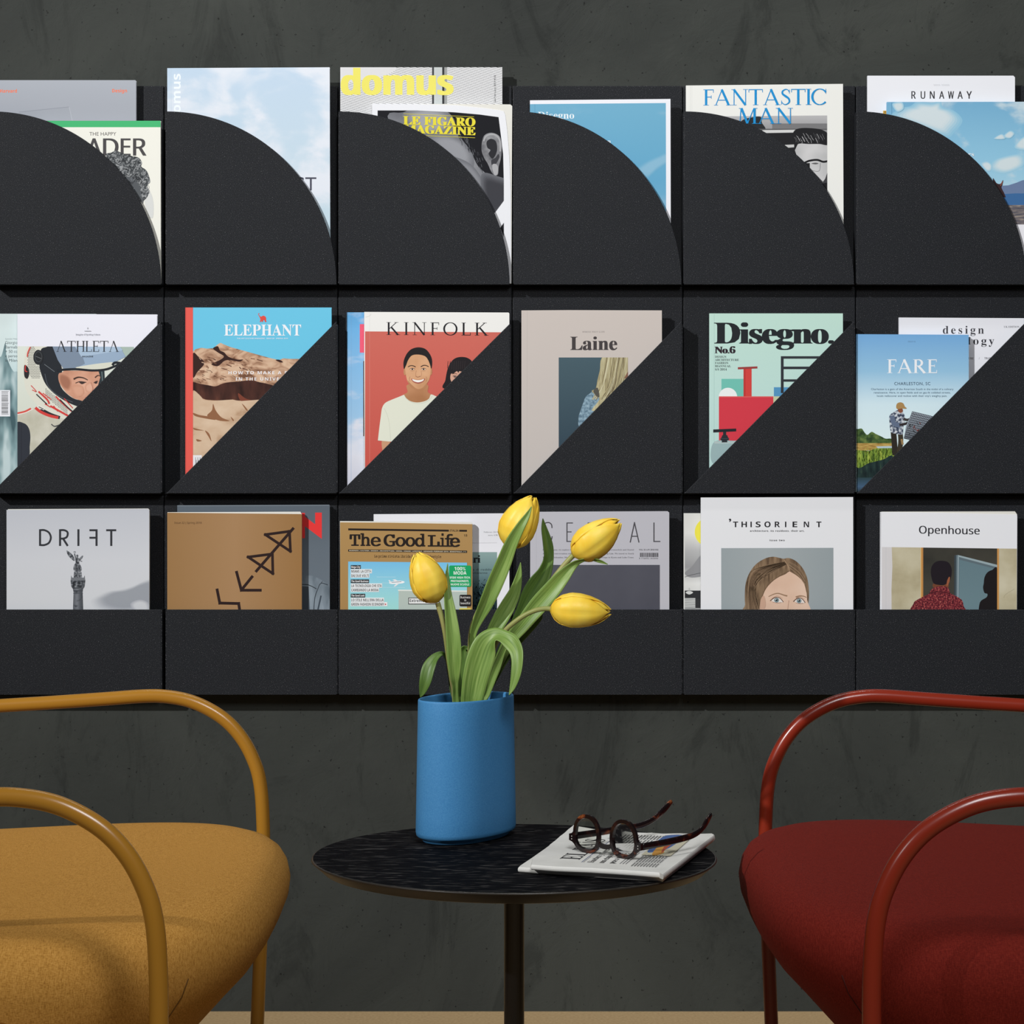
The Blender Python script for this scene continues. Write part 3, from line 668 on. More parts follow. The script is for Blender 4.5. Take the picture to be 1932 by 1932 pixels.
# --- middle row, third holder
o_, s_ = (630, 560), 4.954; bt = Q(o_, s_, B2)
g = Mag(o_, s_, [(128, 145), (900, 145), (900, bt), (122, bt)], BK, graded('blue_to_cloud_print', [(0, (196, 198, 212)), (0.2, (210, 212, 222)), (0.42, (150, 190, 222)), (1, (98, 170, 222))], 0.0, 0.27, ((212, 215, 226), 16, 0.52, 0.68, (1, 1, 1.4))),
        'sky blue magazine edge showing a pink patch, behind the red cover', G2)
g.rect(242, 255, 420, 522, (230, 92, 118)); g.rect(274, 600, 330, 1303, noisy('post_print', [(0.3, (50, 38, 32)), (0.7, (92, 62, 44))], 60, 3)); g.stroke([(163, 150), (160, bt)], 2, (120, 160, 200))
g.done()
g = Mag(o_, s_, [(283, 141), (1632, 147), (1641, 156), (1641, bt), (291, bt)], FR, (234, 234, 231), 'red magazine with a smiling man in a pale T-shirt', G2)
g.poly([(291, 323), (1641, 332), (1641, bt), (291, bt)], graded('red_print', [(0, (196, 80, 70)), (1, (202, 104, 92))], 0, 0.23)); g.stroke([(334, 325), (334, bt)], 3, (212, 130, 118)); g.stroke([(334, 145), (334, 322)], 2, (214, 214, 210))
g.stroke([(295, 190), (330, 180), (348, 160)], 3, (200, 200, 196))
g.caps('KINFOLK', 491, 1445, 356, 119, (32, 32, 36), gap=0.26, T=0.12, th=0.05, slope=0.006)
g.blob([(450, 1345), (520, 1345), (520, 1440), (480, 1500), (455, 1440)], (198, 152, 118))
g.blob([(690, 820), (870, 820), (878, 890), (930, 925), (900, 975), (800, 1000), (700, 985), (650, 920), (688, 890)], noisy('neck_print', [(0.35, (168, 116, 78)), (0.65, (194, 142, 104))], 20, 2))
g.poly(spline([(655, 915), (600, 938), (540, 962), (480, 992), (450, 1040), (438, 1120), (425, 1220), (411, 1343)], 4) + [(535, 1354), (540, 1640), (1180, 1640), (1180, 1010)] + spline([(1120, 985), (1040, 960), (960, 932), (908, 913), (890, 950), (850, 975), (780, 988), (715, 975), (675, 945), (655, 915)], 4), (221, 224, 208))
g.stroke([(470, 1040), (500, 1110), (520, 1200), (530, 1350)], 3, (196, 200, 184)); g.stroke([(660, 925), (690, 965), (760, 995), (840, 990), (900, 955), (918, 922)], 4, (198, 201, 186))
sk = noisy('man_skin_print', [(0.3, (190, 138, 98)), (0.5, (208, 158, 118)), (0.7, (222, 176, 138))], 26, 2)
g.ell(664, 700, 13, 34, (190, 138, 100)); g.ell(906, 698, 12, 34, (186, 134, 96))
g.blob([(664, 650), (680, 570), (730, 530), (785, 522), (850, 535), (892, 580), (904, 650), (902, 720), (888, 780), (848, 835), (810, 860), (782, 866), (752, 858), (715, 830), (688, 790), (672, 725)], sk)
g.blob([(688, 780), (720, 815), (760, 850), (790, 862), (830, 848), (870, 805), (856, 850), (785, 872), (720, 846)], (180, 128, 90))
g.blob([(655, 675), (650, 615), (664, 565), (690, 520), (730, 486), (790, 472), (850, 485), (890, 525), (915, 580), (917, 640), (908, 672), (900, 640), (880, 590), (850, 555), (790, 540), (730, 548), (695, 590), (675, 640)], (34, 30, 31))
g.stroke([(692, 656), (715, 644), (740, 645), (764, 656)], [7, 9], (58, 40, 34)); g.stroke([(812, 655), (835, 642), (862, 642), (886, 654)], [9, 7], (58, 40, 34))
for cx_ in (733, 838): g.ell(cx_, 677, 19, 7, (226, 206, 190)); g.ell(cx_, 677, 9, 7, (48, 34, 30)); g.stroke([(cx_ - 24, 676), (cx_, 667), (cx_ + 24, 676)], 4, (66, 44, 36)); g.stroke([(cx_ - 18, 690), (cx_, 694), (cx_ + 18, 688)], 2.5, (166, 116, 84))
g.stroke([(770, 690), (764, 725), (768, 742)], 3, (176, 124, 90)); g.stroke([(764, 742), (785, 750), (808, 742)], 5, (150, 98, 72)); g.stroke([(815, 690), (818, 730), (812, 745)], 3, (182, 130, 96))
g.blob([(722, 765), (755, 772), (785, 776), (820, 772), (852, 764), (838, 790), (812, 806), (785, 811), (758, 805), (735, 790)], (166, 92, 80)); g.blob([(732, 770), (760, 776), (786, 779), (815, 776), (842, 769), (828, 788), (786, 799), (746, 788)], (240, 238, 232))
g.stroke([(712, 745), (704, 770), (712, 790)], 3, (174, 122, 88)); g.stroke([(860, 745), (868, 768), (860, 790)], 3, (174, 122, 88))
g.blob([(1034, 860), (1042, 780), (1056, 700), (1076, 640), (1110, 592), (1150, 568), (1200, 562), (1250, 572), (1290, 605), (1330, 690), (1340, 860)], (32, 28, 31))
g.blob([(1094, 720), (1130, 700), (1250, 690), (1280, 760), (1240, 850), (1140, 840), (1092, 780)], (208, 162, 140)); g.poly([(1080, 720), (1090, 660), (1280, 660), (1290, 715), (1170, 695), (1165, 712), (1150, 692), (1120, 716)], (32, 28, 31))
g.stroke([(1110, 742), (1130, 736), (1150, 744)], 5, (50, 34, 32)); g.ell(1130, 748, 12, 6, (70, 60, 62)); g.stroke([(1106, 722), (1130, 716), (1152, 724)], 5, (80, 54, 46))
for i in range(9): g.stroke([(1060 + i * 20, 690 - abs(i - 4) * 6), (1066 + i * 20, 600)], 3, (58, 52, 54))
g.done()
# --- middle row, fourth holder
o_, s_ = (960, 560), 4.953; bt = Q(o_, s_, B2)
g = Mag(o_, s_, [(120, 127), (560, 124), (1430, 127), (1434, bt), (118, bt)], FR, graded('beige_paper', [(0, (190, 184, 180)), (1, (199, 190, 184))], 0, 0.27), 'beige magazine with a small photo of long blond hair', G2)
g.stroke([(172, 128), (168, bt)], 2, (180, 172, 167))
g.text('NORDIC KNIT LIFE', 688, 894, 334, 13, (116, 110, 108), 'mono'); g.text('Laine', 577, 1011, 497, 124, (68, 63, 64), 'serif', fat=3)
g.clip([(466, 567), (1113, 567), (1113, bt), (466, bt)])
g.rect(460, 560, 1120, bt, graded('slate_print', [(0, (44, 62, 76)), (1, (70, 92, 102))], 0.03, 0.2))
g.blob([(795, 885), (755, 905), (718, 935), (692, 1000), (664, 1080), (652, 1130), (660, 1215), (760, 1180), (860, 1060), (850, 960)], noisy('knit_print', [(0.35, (92, 118, 136)), (0.6, (136, 164, 180)), (0.75, (160, 184, 196))], 260, 2))
hair = noisy('blond_hair_print', [(0.3, (104, 92, 70)), (0.48, (164, 154, 118)), (0.68, (198, 192, 156))], 60, 3, stretch=(4, 1, 0.35), rot=(0, 0.12, 0))
g.blob([(888, 555), (1140, 555), (1140, 760), (1060, 860), (960, 950), (860, 1050), (775, 1062), (830, 985), (846, 950), (812, 920), (775, 880), (812, 855), (828, 780), (850, 690)], hair)
for i in range(26):
    x = random.uniform(895, 1100); g.stroke([(x, 567), (x - 10 - random.uniform(0, 20), 700), (x - 40 - random.uniform(0, 40), 840), (x - 90 - random.uniform(0, 60), 960)], random.uniform(2, 7), random.choice([(128, 116, 88), (206, 200, 168), (96, 84, 64), (180, 170, 132)]))
g.blob([(790, 880), (830, 850), (846, 930), (820, 930)], (84, 82, 76)); g.blob([(1080, 760), (1120, 690), (1120, 740)], (128, 92, 74))
g.clip(); g.done()
# --- middle row, fifth holder
o_, s_ = (1280, 560), 4.954; bt = Q(o_, s_, B2)
g = Mag(o_, s_, [(290, 155), (1537, 155), (1540, bt), (290, bt)], FR, graded('mint_paper', [(0, (178, 210, 208)), (0.5, (186, 218, 212)), (1, (188, 220, 208))], 0, 0.27), 'mint green magazine with a heavy black title and red blocks', G2)
g.stroke([(335, 158), (333, bt)], 2, (150, 182, 178))
KI = (34, 38, 42)
g.text('Disegno.', 341, 1447, 437, 195, KI, 'serif', fat=9, sp=0.9, ref='D'); g.text('No.6', 341, 530, 528, 62, (44, 34, 42), 'serif', fat=4, sp=0.92)
for t, x1, yb in (('DESIGN', 447, 570), ('ARCHITECTURE', 565, 599), ('FASHION', 466, 628), ('BIANNUAL', 490, 657), ('S/S 2014', 452, 688)): g.text(t, 342, x1, yb, 19, (50, 52, 56), 'serif')
g.rect(402, 767, 612, 938, (112, 190, 176)); g.poly([(463 + 86 * math.cos(a), 936 - 86 * math.sin(a)) for a in [math.pi * i / 20 for i in range(21)]], (232, 236, 236))
g.rect(608, 670, 684, 938, (206, 66, 62)); g.rect(608, 670, 628, 938, (188, 56, 54)); g.poly([(555, 658), (738, 650), (738, 670), (555, 678)], (152, 62, 62))
g.rect(378, 936, 887, 1420, (206, 58, 72)); g.rect(378, 930, 887, 940, (214, 92, 92)); g.rect(892, 845, 1100, 930, (82, 146, 190)); g.rect(887, 930, 1000, 1040, (190, 200, 164))
for P in ((957, 555, 983, 900), (957, 555, 1420, 578), (960, 652, 1420, 676), (960, 771, 1420, 793)): g.rect(*P, (46, 50, 56))
g.blob([(340, 1352), (520, 1345), (540, 1350), (440, 1450), (335, 1560), (300, 1480)], (150, 176, 178)); g.rect(335, 1350, 540, 1372, (172, 190, 190))
g.poly([(325, 1240), (540, 1231), (540, 1258), (325, 1268)], (32, 36, 42)); g.poly([(417, 1262), (446, 1262), (446, 1290), (458, 1296), (462, 1312), (475, 1325), (470, 1338), (455, 1345), (458, 1360), (404, 1361), (406, 1345), (394, 1338), (391, 1326), (404, 1312), (406, 1298), (417, 1290)], (40, 44, 50))
g.stroke([(392, 1326), (474, 1326)], 4, (70, 76, 84))
g.done()
# --- middle row, sixth holder
o_, s_ = (1600, 560), 4.954; bt = Q(o_, s_, B2)
g = Mag(o_, s_, [(477, 193), (1668, 200), (1668, bt), (477, bt)], BK, (231, 233, 240), 'white magazine with widely spaced serif title behind the marshland magazine', G2)
g.text('design', 886, 1270, 345, 74, (66, 66, 72), 'serif', sp=1.35, ref='d'); g.text('anthology', 745, 1366, 446, 72, (50, 50, 56), 'serif', sp=1.35, ref='d')
g.text('UK EDITION', 1457, 1601, 289, 17, (100, 100, 106), 'serif'); g.text('CULTURE', 1062, 1174, 584, 18, (80, 80, 86), 'serif'); g.text('/', 1222, 1230, 585, 20, (120, 120, 126)); g.text('TRAVEL', 1274, 1370, 583, 18, (70, 70, 76), 'serif')
g.done()
g = Mag(o_, s_, [(75, 349), (1128, 355), (1130, bt), (77, bt)], FR, graded('evening_sky_print', [(0.0, (214, 234, 238)), (0.3, (206, 229, 238)), (0.62, (146, 192, 222)), (1, (112, 166, 216))], 0.085, 0.24), 'blue magazine with a man lifting a wire cage by a marsh', G2)
g.text('ISSUE 02', 561, 631, 425, 13, (90, 126, 160)); g.caps('FARE', 366, 836, 713, 128, (234, 238, 243), gap=0.04, T=0.15, th=0.06)
g.text('CHARLESTON, SC', 432, 769, 825, 28, (60, 80, 100), sp=1.1)
for t, x0, x1, yb in (('Charleston is a gem of the American South in the midst of a culinary', 215, 984, 871), ('renaissance. Here, in open fields and on gas-lit cobbled streets,', 240, 957, 903), ("locals rediscover and reckon with their city's weighty past.", 270, 925, 934)): g.text(t, x0, x1, yb, 17, (72, 98, 118), sp=1.05)
tree = noisy('tree_print', [(0.35, (38, 58, 34)), (0.5, (66, 92, 48)), (0.68, (110, 130, 70))], 120, 4)
g.blob([(60, 1242), (90, 1236), (128, 1232), (150, 1262), (180, 1290), (220, 1262), (260, 1282), (310, 1305), (350, 1325), (400, 1325), (420, 1345), (420, 1385), (60, 1385)], tree)
g.rect(60, 1368, 440, 1436, noisy('reed_print', [(0.35, (150, 116, 56)), (0.65, (196, 168, 96))], 90, 3, stretch=(1, 1, 4))); g.poly([(262, 1398), (430, 1394), (430, 1416), (280, 1416)], (176, 196, 206))
grass = noisy('marsh_print', [(0.34, (58, 82, 32)), (0.5, (112, 140, 52)), (0.66, (160, 178, 74))], 110, 4, stretch=(2.4, 1, 0.6))
g.poly([(60, 1432), (200, 1440), (260, 1416), (520, 1412), (520, 1640), (60, 1640)], grass)
for i in range(150):
    x, y = random.uniform(80, 430), random.uniform(1440, 1590); g.stroke([(x, y), (x + random.uniform(-6, 8), y - random.uniform(14, 34))], 3, random.choice([(150, 172, 66), (90, 118, 40), (176, 188, 84), (60, 86, 34)]), new=False)
dk = noisy('dark_water_print', [(0.35, (18, 32, 34)), (0.6, (34, 54, 52)), (0.75, (60, 80, 60))], 60, 4, stretch=(3, 1, 0.8))
g.blob([(50, 1590), (110, 1600), (180, 1560), (250, 1540), (330, 1520), (420, 1490), (420, 1700), (50, 1720)], dk); g.rect(60, 1690, 420, bt, graded('pond_print', [(0, (40, 52, 56)), (0.4, (64, 92, 120)), (1, (44, 66, 74))], 0.0, 0.02))
g.stroke([(424, 1260), (432, 1360), (440, 1480)], 52, (44, 40, 34)); g.stroke([(486, 1260), (492, 1350), (478, 1450)], 46, (58, 52, 40)); g.stroke([(500, 1330), (510, 1380)], 20, (150, 124, 84))
g.blob([(440, 1070), (480, 1058), (520, 1090), (530, 1150), (516, 1220), (508, 1285), (450, 1280), (400, 1262), (388, 1180), (388, 1110)], noisy('check_shirt_print', [(0.4, (54, 64, 84)), (0.5, (140, 150, 164)), (0.6, (200, 206, 212))], 240, 1))
g.stroke([(410, 1110), (430, 1185), (490, 1200)], 44, (96, 110, 134)); g.stroke([(480, 1198), (530, 1188), (560, 1176)], 22, (48, 42, 44)); g.stroke([(516, 1140), (560, 1150), (620, 1120)], 24, (60, 56, 56)); g.blob([(610, 1115), (632, 1118), (632, 1138), (606, 1140)], (120, 62, 50))
g.blob([(468, 1045), (505, 1045), (512, 1070), (492, 1086), (470, 1072)], (132, 80, 58)); g.blob([(450, 1035), (456, 1000), (486, 986), (516, 996), (530, 1025), (546, 1038), (540, 1046), (500, 1044), (464, 1050)], (168, 134, 84))
g.poly([(600, 1072), (800, 1120), (740, 1200), (600, 1340), (522, 1322), (540, 1210)], (150, 160, 172))
for i in range(14):
    t = i / 13; g.stroke([(600 - 78 * t, 1072 + 250 * t), (800 - 200 * t, 1120 + 220 * t)], 4, (58, 62, 70), new=False); g.stroke([(600 + 200 * t, 1072 + 48 * t), (522 + 78 * t, 1322 + 18 * t)], 4, (58, 62, 70), new=False)
for i in range(14): x, y = random.uniform(560, 680), random.uniform(1180, 1300); g.stroke([(x, y), (x + random.uniform(-30, 30), y + random.uniform(-30, 30))], 7, random.choice([(34, 34, 40), (110, 50, 46), (60, 66, 74)]))
g.done()

# --- bottom row, first holder
o_, s_ = (0, 920), 4.712; bt = Q(o_, s_, B3)
g = Mag(o_, s_, [(58, 198), (1310, 189), (1327, 200), (1327, bt), (60, bt)], FR, graded('overcast_print', [(0, (206, 209, 213)), (0.5, (204, 207, 213)), (1, (186, 190, 199))], 0.1, 0.295), 'pale grey magazine with a winged statue on a column', G3,
        pages=[(70, 192), (1316, 186), (1329, 200), (1326, bt - 5), (65, bt - 5)])
g.soft([(880, 1000), (930, 960), (1000, 930), (1100, 915), (1180, 890), (1270, 850), (1400, 830), (1400, 1020), (1250, 1060), (1100, 1090), (930, 1060)], (152, 157, 165), (203, 206, 211), 12, 1.3); g.soft([(1180, 1040), (1240, 1010), (1300, 1030), (1310, 1090), (1220, 1100)], (200, 203, 208), (168, 172, 180), 8, 1.3)
LT = (50, 52, 57)
g.rect(347, 370, 365, 518, LT); g.stroke([(356, 378), (395, 378), (435, 400), (452, 444), (435, 490), (395, 510), (356, 510)], 17, LT)
g.rect(525, 370, 543, 518, LT); g.stroke([(534, 378), (570, 378), (597, 392), (602, 415), (592, 440), (565, 452), (534, 453)], 17, LT); g.stroke([(560, 452), (602, 518)], 18, LT)
g.rect(688, 370, 706, 518, LT); g.rect(849, 370, 867, 518, LT); g.rect(795, 370, 867, 387, LT); g.rect(795, 437, 867, 454, LT); g.rect(944, 370, 1033, 387, LT); g.rect(980, 370, 998, 518, LT)
st = noisy('statue_print', [(0.36, (44, 47, 52)), (0.5, (92, 96, 102)), (0.66, (150, 154, 160))], 300, 3)
g.blob([(592, 560), (620, 575), (650, 605), (664, 640), (656, 650), (630, 630), (604, 600)], st); g.blob([(738, 604), (720, 612), (700, 640), (690, 660), (720, 640), (734, 620)], st)
g.stroke([(676, 640), (668, 610), (662, 586)], 9, (84, 88, 94)); g.stroke([(655, 572), (664, 566), (672, 572), (664, 580), (655, 572)], 3, (84, 88, 94)); g.ell(687, 606, 9, 11, (90, 94, 100)); g.stroke([(696, 630), (714, 650), (730, 655)], 6, (84, 88, 94))
g.blob([(668, 630), (690, 618), (706, 640), (704, 670), (722, 705), (720, 738), (660, 738), (655, 700), (672, 665)], st)
g.poly([(658, 748), (672, 740), (708, 740), (724, 748), (728, 800), (655, 800)], st); g.poly([(633, 780), (640, 800), (745, 800), (752, 780), (756, 815), (758, 830), (628, 830), (630, 815)], (112, 116, 122))
g.poly([(628, 826), (758, 826), (752, 880), (738, 900), (648, 900), (634, 880)], noisy('capital_print', [(0.38, (36, 39, 44)), (0.55, (84, 88, 94)), (0.68, (140, 144, 150))], 260, 3)); g.poly([(648, 898), (738, 898), (734, 930), (740, 1110), (648, 1110), (654, 930)], graded('column_print', [(0, (84, 88, 94)), (0.4, (118, 122, 129)), (0.7, (84, 88, 94)), (1, (70, 74, 80))], g.lx(648), g.lx(740), ((60, 64, 70), 120, 0.5, 0.7, (1, 1, 1)), 'X')); g.rect(652, 912, 736, 920, (66, 70, 76)); g.rect(652, 936, 736, 942, (74, 78, 84))
g.done()
# --- bottom row, second holder
o_, s_ = (300, 920), 4.711; bt = Q(o_, s_, B3)
g = Mag(o_, s_, [(162, 158), (1510, 152), (1517, 162), (1517, bt), (166, bt)], BK, graded('slate_grey_print', [(0, (104, 115, 125)), (1, (88, 98, 108))], 0.12, 0.3), 'slate grey magazine with a red letter, behind the brown one', G3)
g.stroke([(162, 162), (1512, 157)], 7, (118, 128, 137)); RN = (228, 56, 56)
g.poly([(1225, 222), (1268, 236), (1388, 326), (1447, 385), (1447, 456), (1300, 345), (1225, 290)], RN); g.rect(1225, 225, 1297, 450, RN); g.poly([(1388, 222), (1447, 222), (1447, 456), (1388, 400)], RN)
g.blob([(1200, 800), (1280, 782), (1350, 782), (1420, 806), (1470, 840), (1505, 870), (1520, 920), (1520, 1130), (1200, 1130)], noisy('jacket_print', [(0.3, (74, 86, 96)), (0.5, (116, 128, 138)), (0.7, (142, 154, 164))], 26, 3, stretch=(2.4, 1, 0.6), rot=(0, -.3, 0)))
g.stroke([(1260, 860), (1330, 866), (1400, 900)], 7, (44, 50, 56)); g.stroke([(1500, 865), (1440, 850), (1410, 905), (1385, 980), (1375, 1100)], 7, (50, 58, 66)); g.stroke([(1455, 830), (1425, 870), (1404, 920)], 5, (60, 68, 76)); g.stroke([(1440, 960), (1410, 1100)], 14, (64, 74, 84)); g.ell(1272, 1025, 14, 17, (28, 32, 36)); g.poly([(1200, 870), (1330, 880), (1340, 1100), (1200, 1100)], (70, 78, 86))
g.done()
g = Mag(o_, s_, [(62, 228), (80, 222), (200, 224), (1262, 235), (1269, 244), (1268, bt), (60, bt)], FR, graded('kraft_print', [(0, (152, 116, 74)), (0.5, (164, 128, 90)), (1, (150, 112, 68))], -0.10, 0.10, None, 'X'), 'brown magazine with black angular arrow marks', G3, pages=[(50, 219), (1256, 214), (1267, 234), (1267, bt - 5), (62, bt - 5)])
IK = (42, 27, 26)
g.stroke([(1198, 357), (858, 750)], 25, IK); g.stroke([(1165, 388), (945, 418), (1168, 566), (1160, 388)], 24, IK, smooth=False); g.stroke([(1005, 590), (792, 617), (1012, 764), (1008, 590)], 24, IK, smooth=False)
g.stroke([(834, 784), (734, 908)], 25, IK); g.stroke([(690, 753), (732, 912), (900, 912)], 25, IK, smooth=False); g.stroke([(517, 910), (540, 1026), (708, 1030), (722, 1120)], 25, IK, smooth=False)
g.text('Issue 22 | Spring 2018', 137, 379, 321, 17, (74, 50, 34), 'sans')
g.done()
# --- bottom row, third holder
o_, s_ = (630, 920), 4.711; bt = Q(o_, s_, B3)
g = Mag(o_, s_, [(353, 237), (1560, 229), (1562, bt), (355, bt)], BK, (228, 229, 235), 'white magazine with a city photo, behind the gold one', G3)
g.text('Febbraio 2019', 1333, 1457, 402, 13, (110, 112, 116)); g.text('euro 4,90', 1371, 1457, 429, 13, (110, 112, 116)); g.stroke([(1200, 493), (1450, 490)], 2, (150, 152, 158))
g.clip([(900, 573), (1450, 573), (1450, bt), (900, bt)]); g.rect(900, 573, 1450, bt, graded('city_haze_print', [(0, (24, 44, 50)), (0.36, (38, 62, 68)), (0.6, (96, 124, 128)), (1, (136, 162, 160))], g.lz(1090), g.lz(580)))
for i in range(330):
    x, y = random.uniform(1080, 1450), 800 + 290 * random.random() ** 0.8; w_ = random.uniform(3, 9); h_ = random.uniform(5, 26) * (y - 700) / 300
    q = (y - 780) / 310; c = random.choice([(20, 36, 40), (70, 98, 100), (120, 140, 132), (160, 172, 160), (38, 58, 62)]); c = tuple(int(v * q + u * (1 - q)) for v, u in zip(c, (80, 108, 112)))
    g.poly([(x, y), (x + w_, y), (x + w_, y + h_), (x, y + h_)], c, False)
g.text('Visionari', 940, 1300, 668, 66, (30, 33, 36), 'serif', fat=3); g.text('differenze di reddito', 1090, 1423, 737, 18, (38, 52, 54), sp=1.05); g.text("e l'ambiente", 1180, 1364, 766, 18, (38, 52, 54), sp=1.05)
g.clip(); g.done()
g = Mag(o_, s_, [(55, 308), (500, 312), (1230, 325), (1232, bt), (58, bt)], FR, graded('gold_print', [(0, (160, 124, 74)), (1, (170, 136, 86))], 0, 0.26), 'gold magazine with a typewriter-lettered title and cartoon aeroplane', G3, pages=[(52, 298), (700, 302), (1222, 308), (1232, 324), (1230, bt - 5), (60, bt - 5)])
BKI = (34, 27, 24)
g.poly([(127, 362), (1022, 374), (1022, 391), (127, 380)], BKI); g.text('ITALIA', 1029, 1108, 391, 18, BKI, 'bold'); g.poly([(1114, 375), (1183, 376), (1183, 392), (1114, 391)], BKI)
for ch, x0, x1, k in (('T', 143, 232, ''), ('h', 240, 322, ''), ('e', 332, 412, ''), ('G', 446, 546, ''), ('o', 552, 632, ''), ('o', 640, 718, ''), ('d', 724, 808, ''), ('L', 838, 936, ''), ('i', 944, 988, ''), ('f', 990, 1052, ''), ('e', 1036, 1115, '')):
    g.text(ch, x0, x1, 518 + (x0 - 143) * 0.009, 103, BKI, 'mono', fat=5)
g.text('18', 1155, 1184, 434, 19, BKI, 'sans')
g.poly([(127, 549), (1183, 560), (1183, 579), (127, 568)], BKI)
g.text('BUSINESS | CULTURA | DESIGN | ARCHITETTURA | MODA | VIAGGI | LIFESTYLE | GENNAIO-FEBBRAIO 2019 | BIMESTRALE | 7 €', 137, 1176, 564, 9, (226, 214, 190), 'bold', slope=0.0105)
g.text('La prima rivista ibrida business-lifestyle', 358, 953, 619, 21, (66, 48, 34), 'mono', slope=0.008)
g.clip([(127, 657), (1183, 667), (1183, bt), (127, bt)])
g.rect(120, 650, 1190, bt, graded('cartoon_sky_print', [(0, (160, 218, 212)), (0.5, (146, 208, 222)), (1, (118, 190, 230))], g.lz(1095), g.lz(665)))
g.poly([(575, 908), (1190, 918), (1190, bt), (575, bt)], (178, 191, 184)); g.poly([(570, 906), (1190, 915), (1190, 926), (570, 918)], (222, 226, 220)); g.rect(584, 1088, 612, 1092, (60, 64, 66))
for a, b_, y in ((380, 550, 794), (430, 500, 847), (430, 632, 887)): g.stroke([(a, y), (b_, y + 1)], 2.5, (190, 222, 236))
g.blob([(495, 840), (560, 828), (610, 830), (628, 838), (610, 850), (540, 856), (500, 854)], (240, 242, 244)); g.poly([(520, 818), (545, 814), (578, 834), (555, 838)], (226, 230, 234)); g.poly([(530, 880), (548, 878), (585, 848), (560, 846)], (226, 230, 234)); g.poly([(484, 822), (498, 822), (512, 846), (500, 850)], (226, 230, 234)); g.stroke([(512, 842), (600, 836)], 4, (70, 96, 120))
g.clip()


def lab(x0, y0, x1, y1, t, dark=False):
    g.rect(x0, y0, x1, y1, (30, 32, 34) if dark else (228, 232, 234))
    g.text(t, x0 + 5, x1 - 5, y1 - (8 if dark else 6), 18 if dark else 23, (235, 236, 238) if dark else (36, 36, 38), 'bold')


lab(150, 689, 239, 722, 'Mega City', True); lab(150, 724, 338, 761, 'MIAMI: LA CITTÀ'); lab(150, 763, 316, 800, 'DAI DUE VOLTI')
lab(150, 816, 312, 849, 'The Good Business', True); lab(150, 851, 429, 889, 'LA TECNOLOGIA CHE STA'); lab(150, 890, 401, 927, 'CAMBIANDO LA MODA')
lab(150, 943, 278, 976, 'The Good Look', True); lab(150, 978, 446, 1016, "LO STILE NELL'ERA DELLA"); lab(150, 1017, 452, 1054, 'GREEN FASHION ECONOMY'); g.rect(448, 1017, 476, 1054, (228, 232, 234)); g.poly([(453, 1028), (468, 1037), (453, 1046)], (196, 48, 52))
g.rect(661, 978, 938, 1037, (32, 34, 36)); g.rect(667, 984, 932, 1031, (230, 232, 232)); g.text('Extremely small', 674, 925, 1017, 26, (36, 36, 40), 'bold')


def rr(x0, y0, x1, y1, r, m): g.poly([(cx_ + r * math.cos(a), cy_ + r * math.sin(a)) for cx_, cy_, a0 in ((x1 - r, y1 - r, 0), (x0 + r, y1 - r, 1), (x0 + r, y0 + r, 2), (x1 - r, y0 + r, 3)) for a in [(a0 + i / 5) * math.pi / 2 for i in range(6)]], m)


rr(1024, 692, 1219, 881, 14, (22, 160, 96))
for t, x0, x1, yb, ch in (('100%', 1071, 1170, 735, 30), ('MODA', 1064, 1178, 773, 30), ('SFIDE HIGH-TECH,', 1029, 1213, 808, 18), ('PROTAGONISTI,', 1040, 1200, 839, 18), ('NUOVE SCUOLE', 1039, 1203, 869, 18)): g.text(t, x0, x1, yb, ch, (232, 240, 236), 'bold')
rr(1116, 952, 1220, 1055, 12, (30, 28, 28))
for t, x0, x1, yb in (('Business', 1124, 1213, 984), ('is', 1160, 1176, 1009), ('beautiful', 1126, 1210, 1036)): g.text(t, x0, x1, yb, 19, (234, 232, 228), 'sans')
rr(1116, 1072, 1220, 1140, 8, (224, 208, 84))
g.done()
# --- bottom row, fourth holder
o_, s_ = (960, 920), 4.712; bt = Q(o_, s_, B3)
g = Mag(o_, s_, [(190, 216), (1412, 210), (1426, 222), (1427, bt), (190, bt)], FR, (184, 184, 192), 'grey magazine with tall thin spaced capitals and a dark panel, behind the tulips', G3)
g.stroke([(245, 216), (245, bt)], 2, (164, 164, 172)); CE = (74, 73, 78); w9 = 9
g.stroke([(384, 360), (380, 330), (362, 313), (342, 311), (318, 320), (303, 350), (300, 400), (304, 450), (320, 476), (342, 482), (364, 478), (380, 460), (385, 432)], 10, CE)
for x in (512, 890): g.rect(x, 310, x + 10, 483, CE); g.rect(x, 310, x + 58, 319, CE); g.rect(x, 389, x + 46, 398, CE); g.rect(x, 474, x + 58, 483, CE)
g.rect(700, 310, 710, 483, CE); g.stroke([(705, 315), (740, 315), (765, 330), (770, 355), (760, 385), (735, 398), (705, 399)], 9, CE); g.stroke([(738, 398), (776, 483)], 10, CE)
g.stroke([(1080, 483), (1117, 312), (1156, 483)], 10, CE, smooth=False); g.rect(1096, 428, 1140, 437, CE); g.rect(1285, 310, 1295, 483, CE); g.rect(1285, 474, 1347, 483, CE)
for yb, t in ((558, 'In this volume, we explore the work of the architects with Pierre Yovanovitch and Daniel'), (592, 'Arsham in conversation with Holly and the new home of Phillip Lim. We travel to South'), (626, 'Tyrol, the Dolomites, Morocco and Portugal, islands, and escape to Kyoto and Lake Como.')): g.text(t, 300, 1112, yb, 12, (120, 119, 124), 'serif')
g.text('VOL 16 A/W 2018 032', 1156, 1329, 558, 12, (84, 83, 88), 'serif')
x = 1166
while x < 1324: w_ = random.choice([2, 3, 4, 6]); g.rect(x, 579, x + w_, 616, (84, 83, 88)); x += w_ + random.choice([2, 3, 4])
g.text('9 772053 163004', 1158, 1325, 634, 11, (90, 90, 95), 'mono')
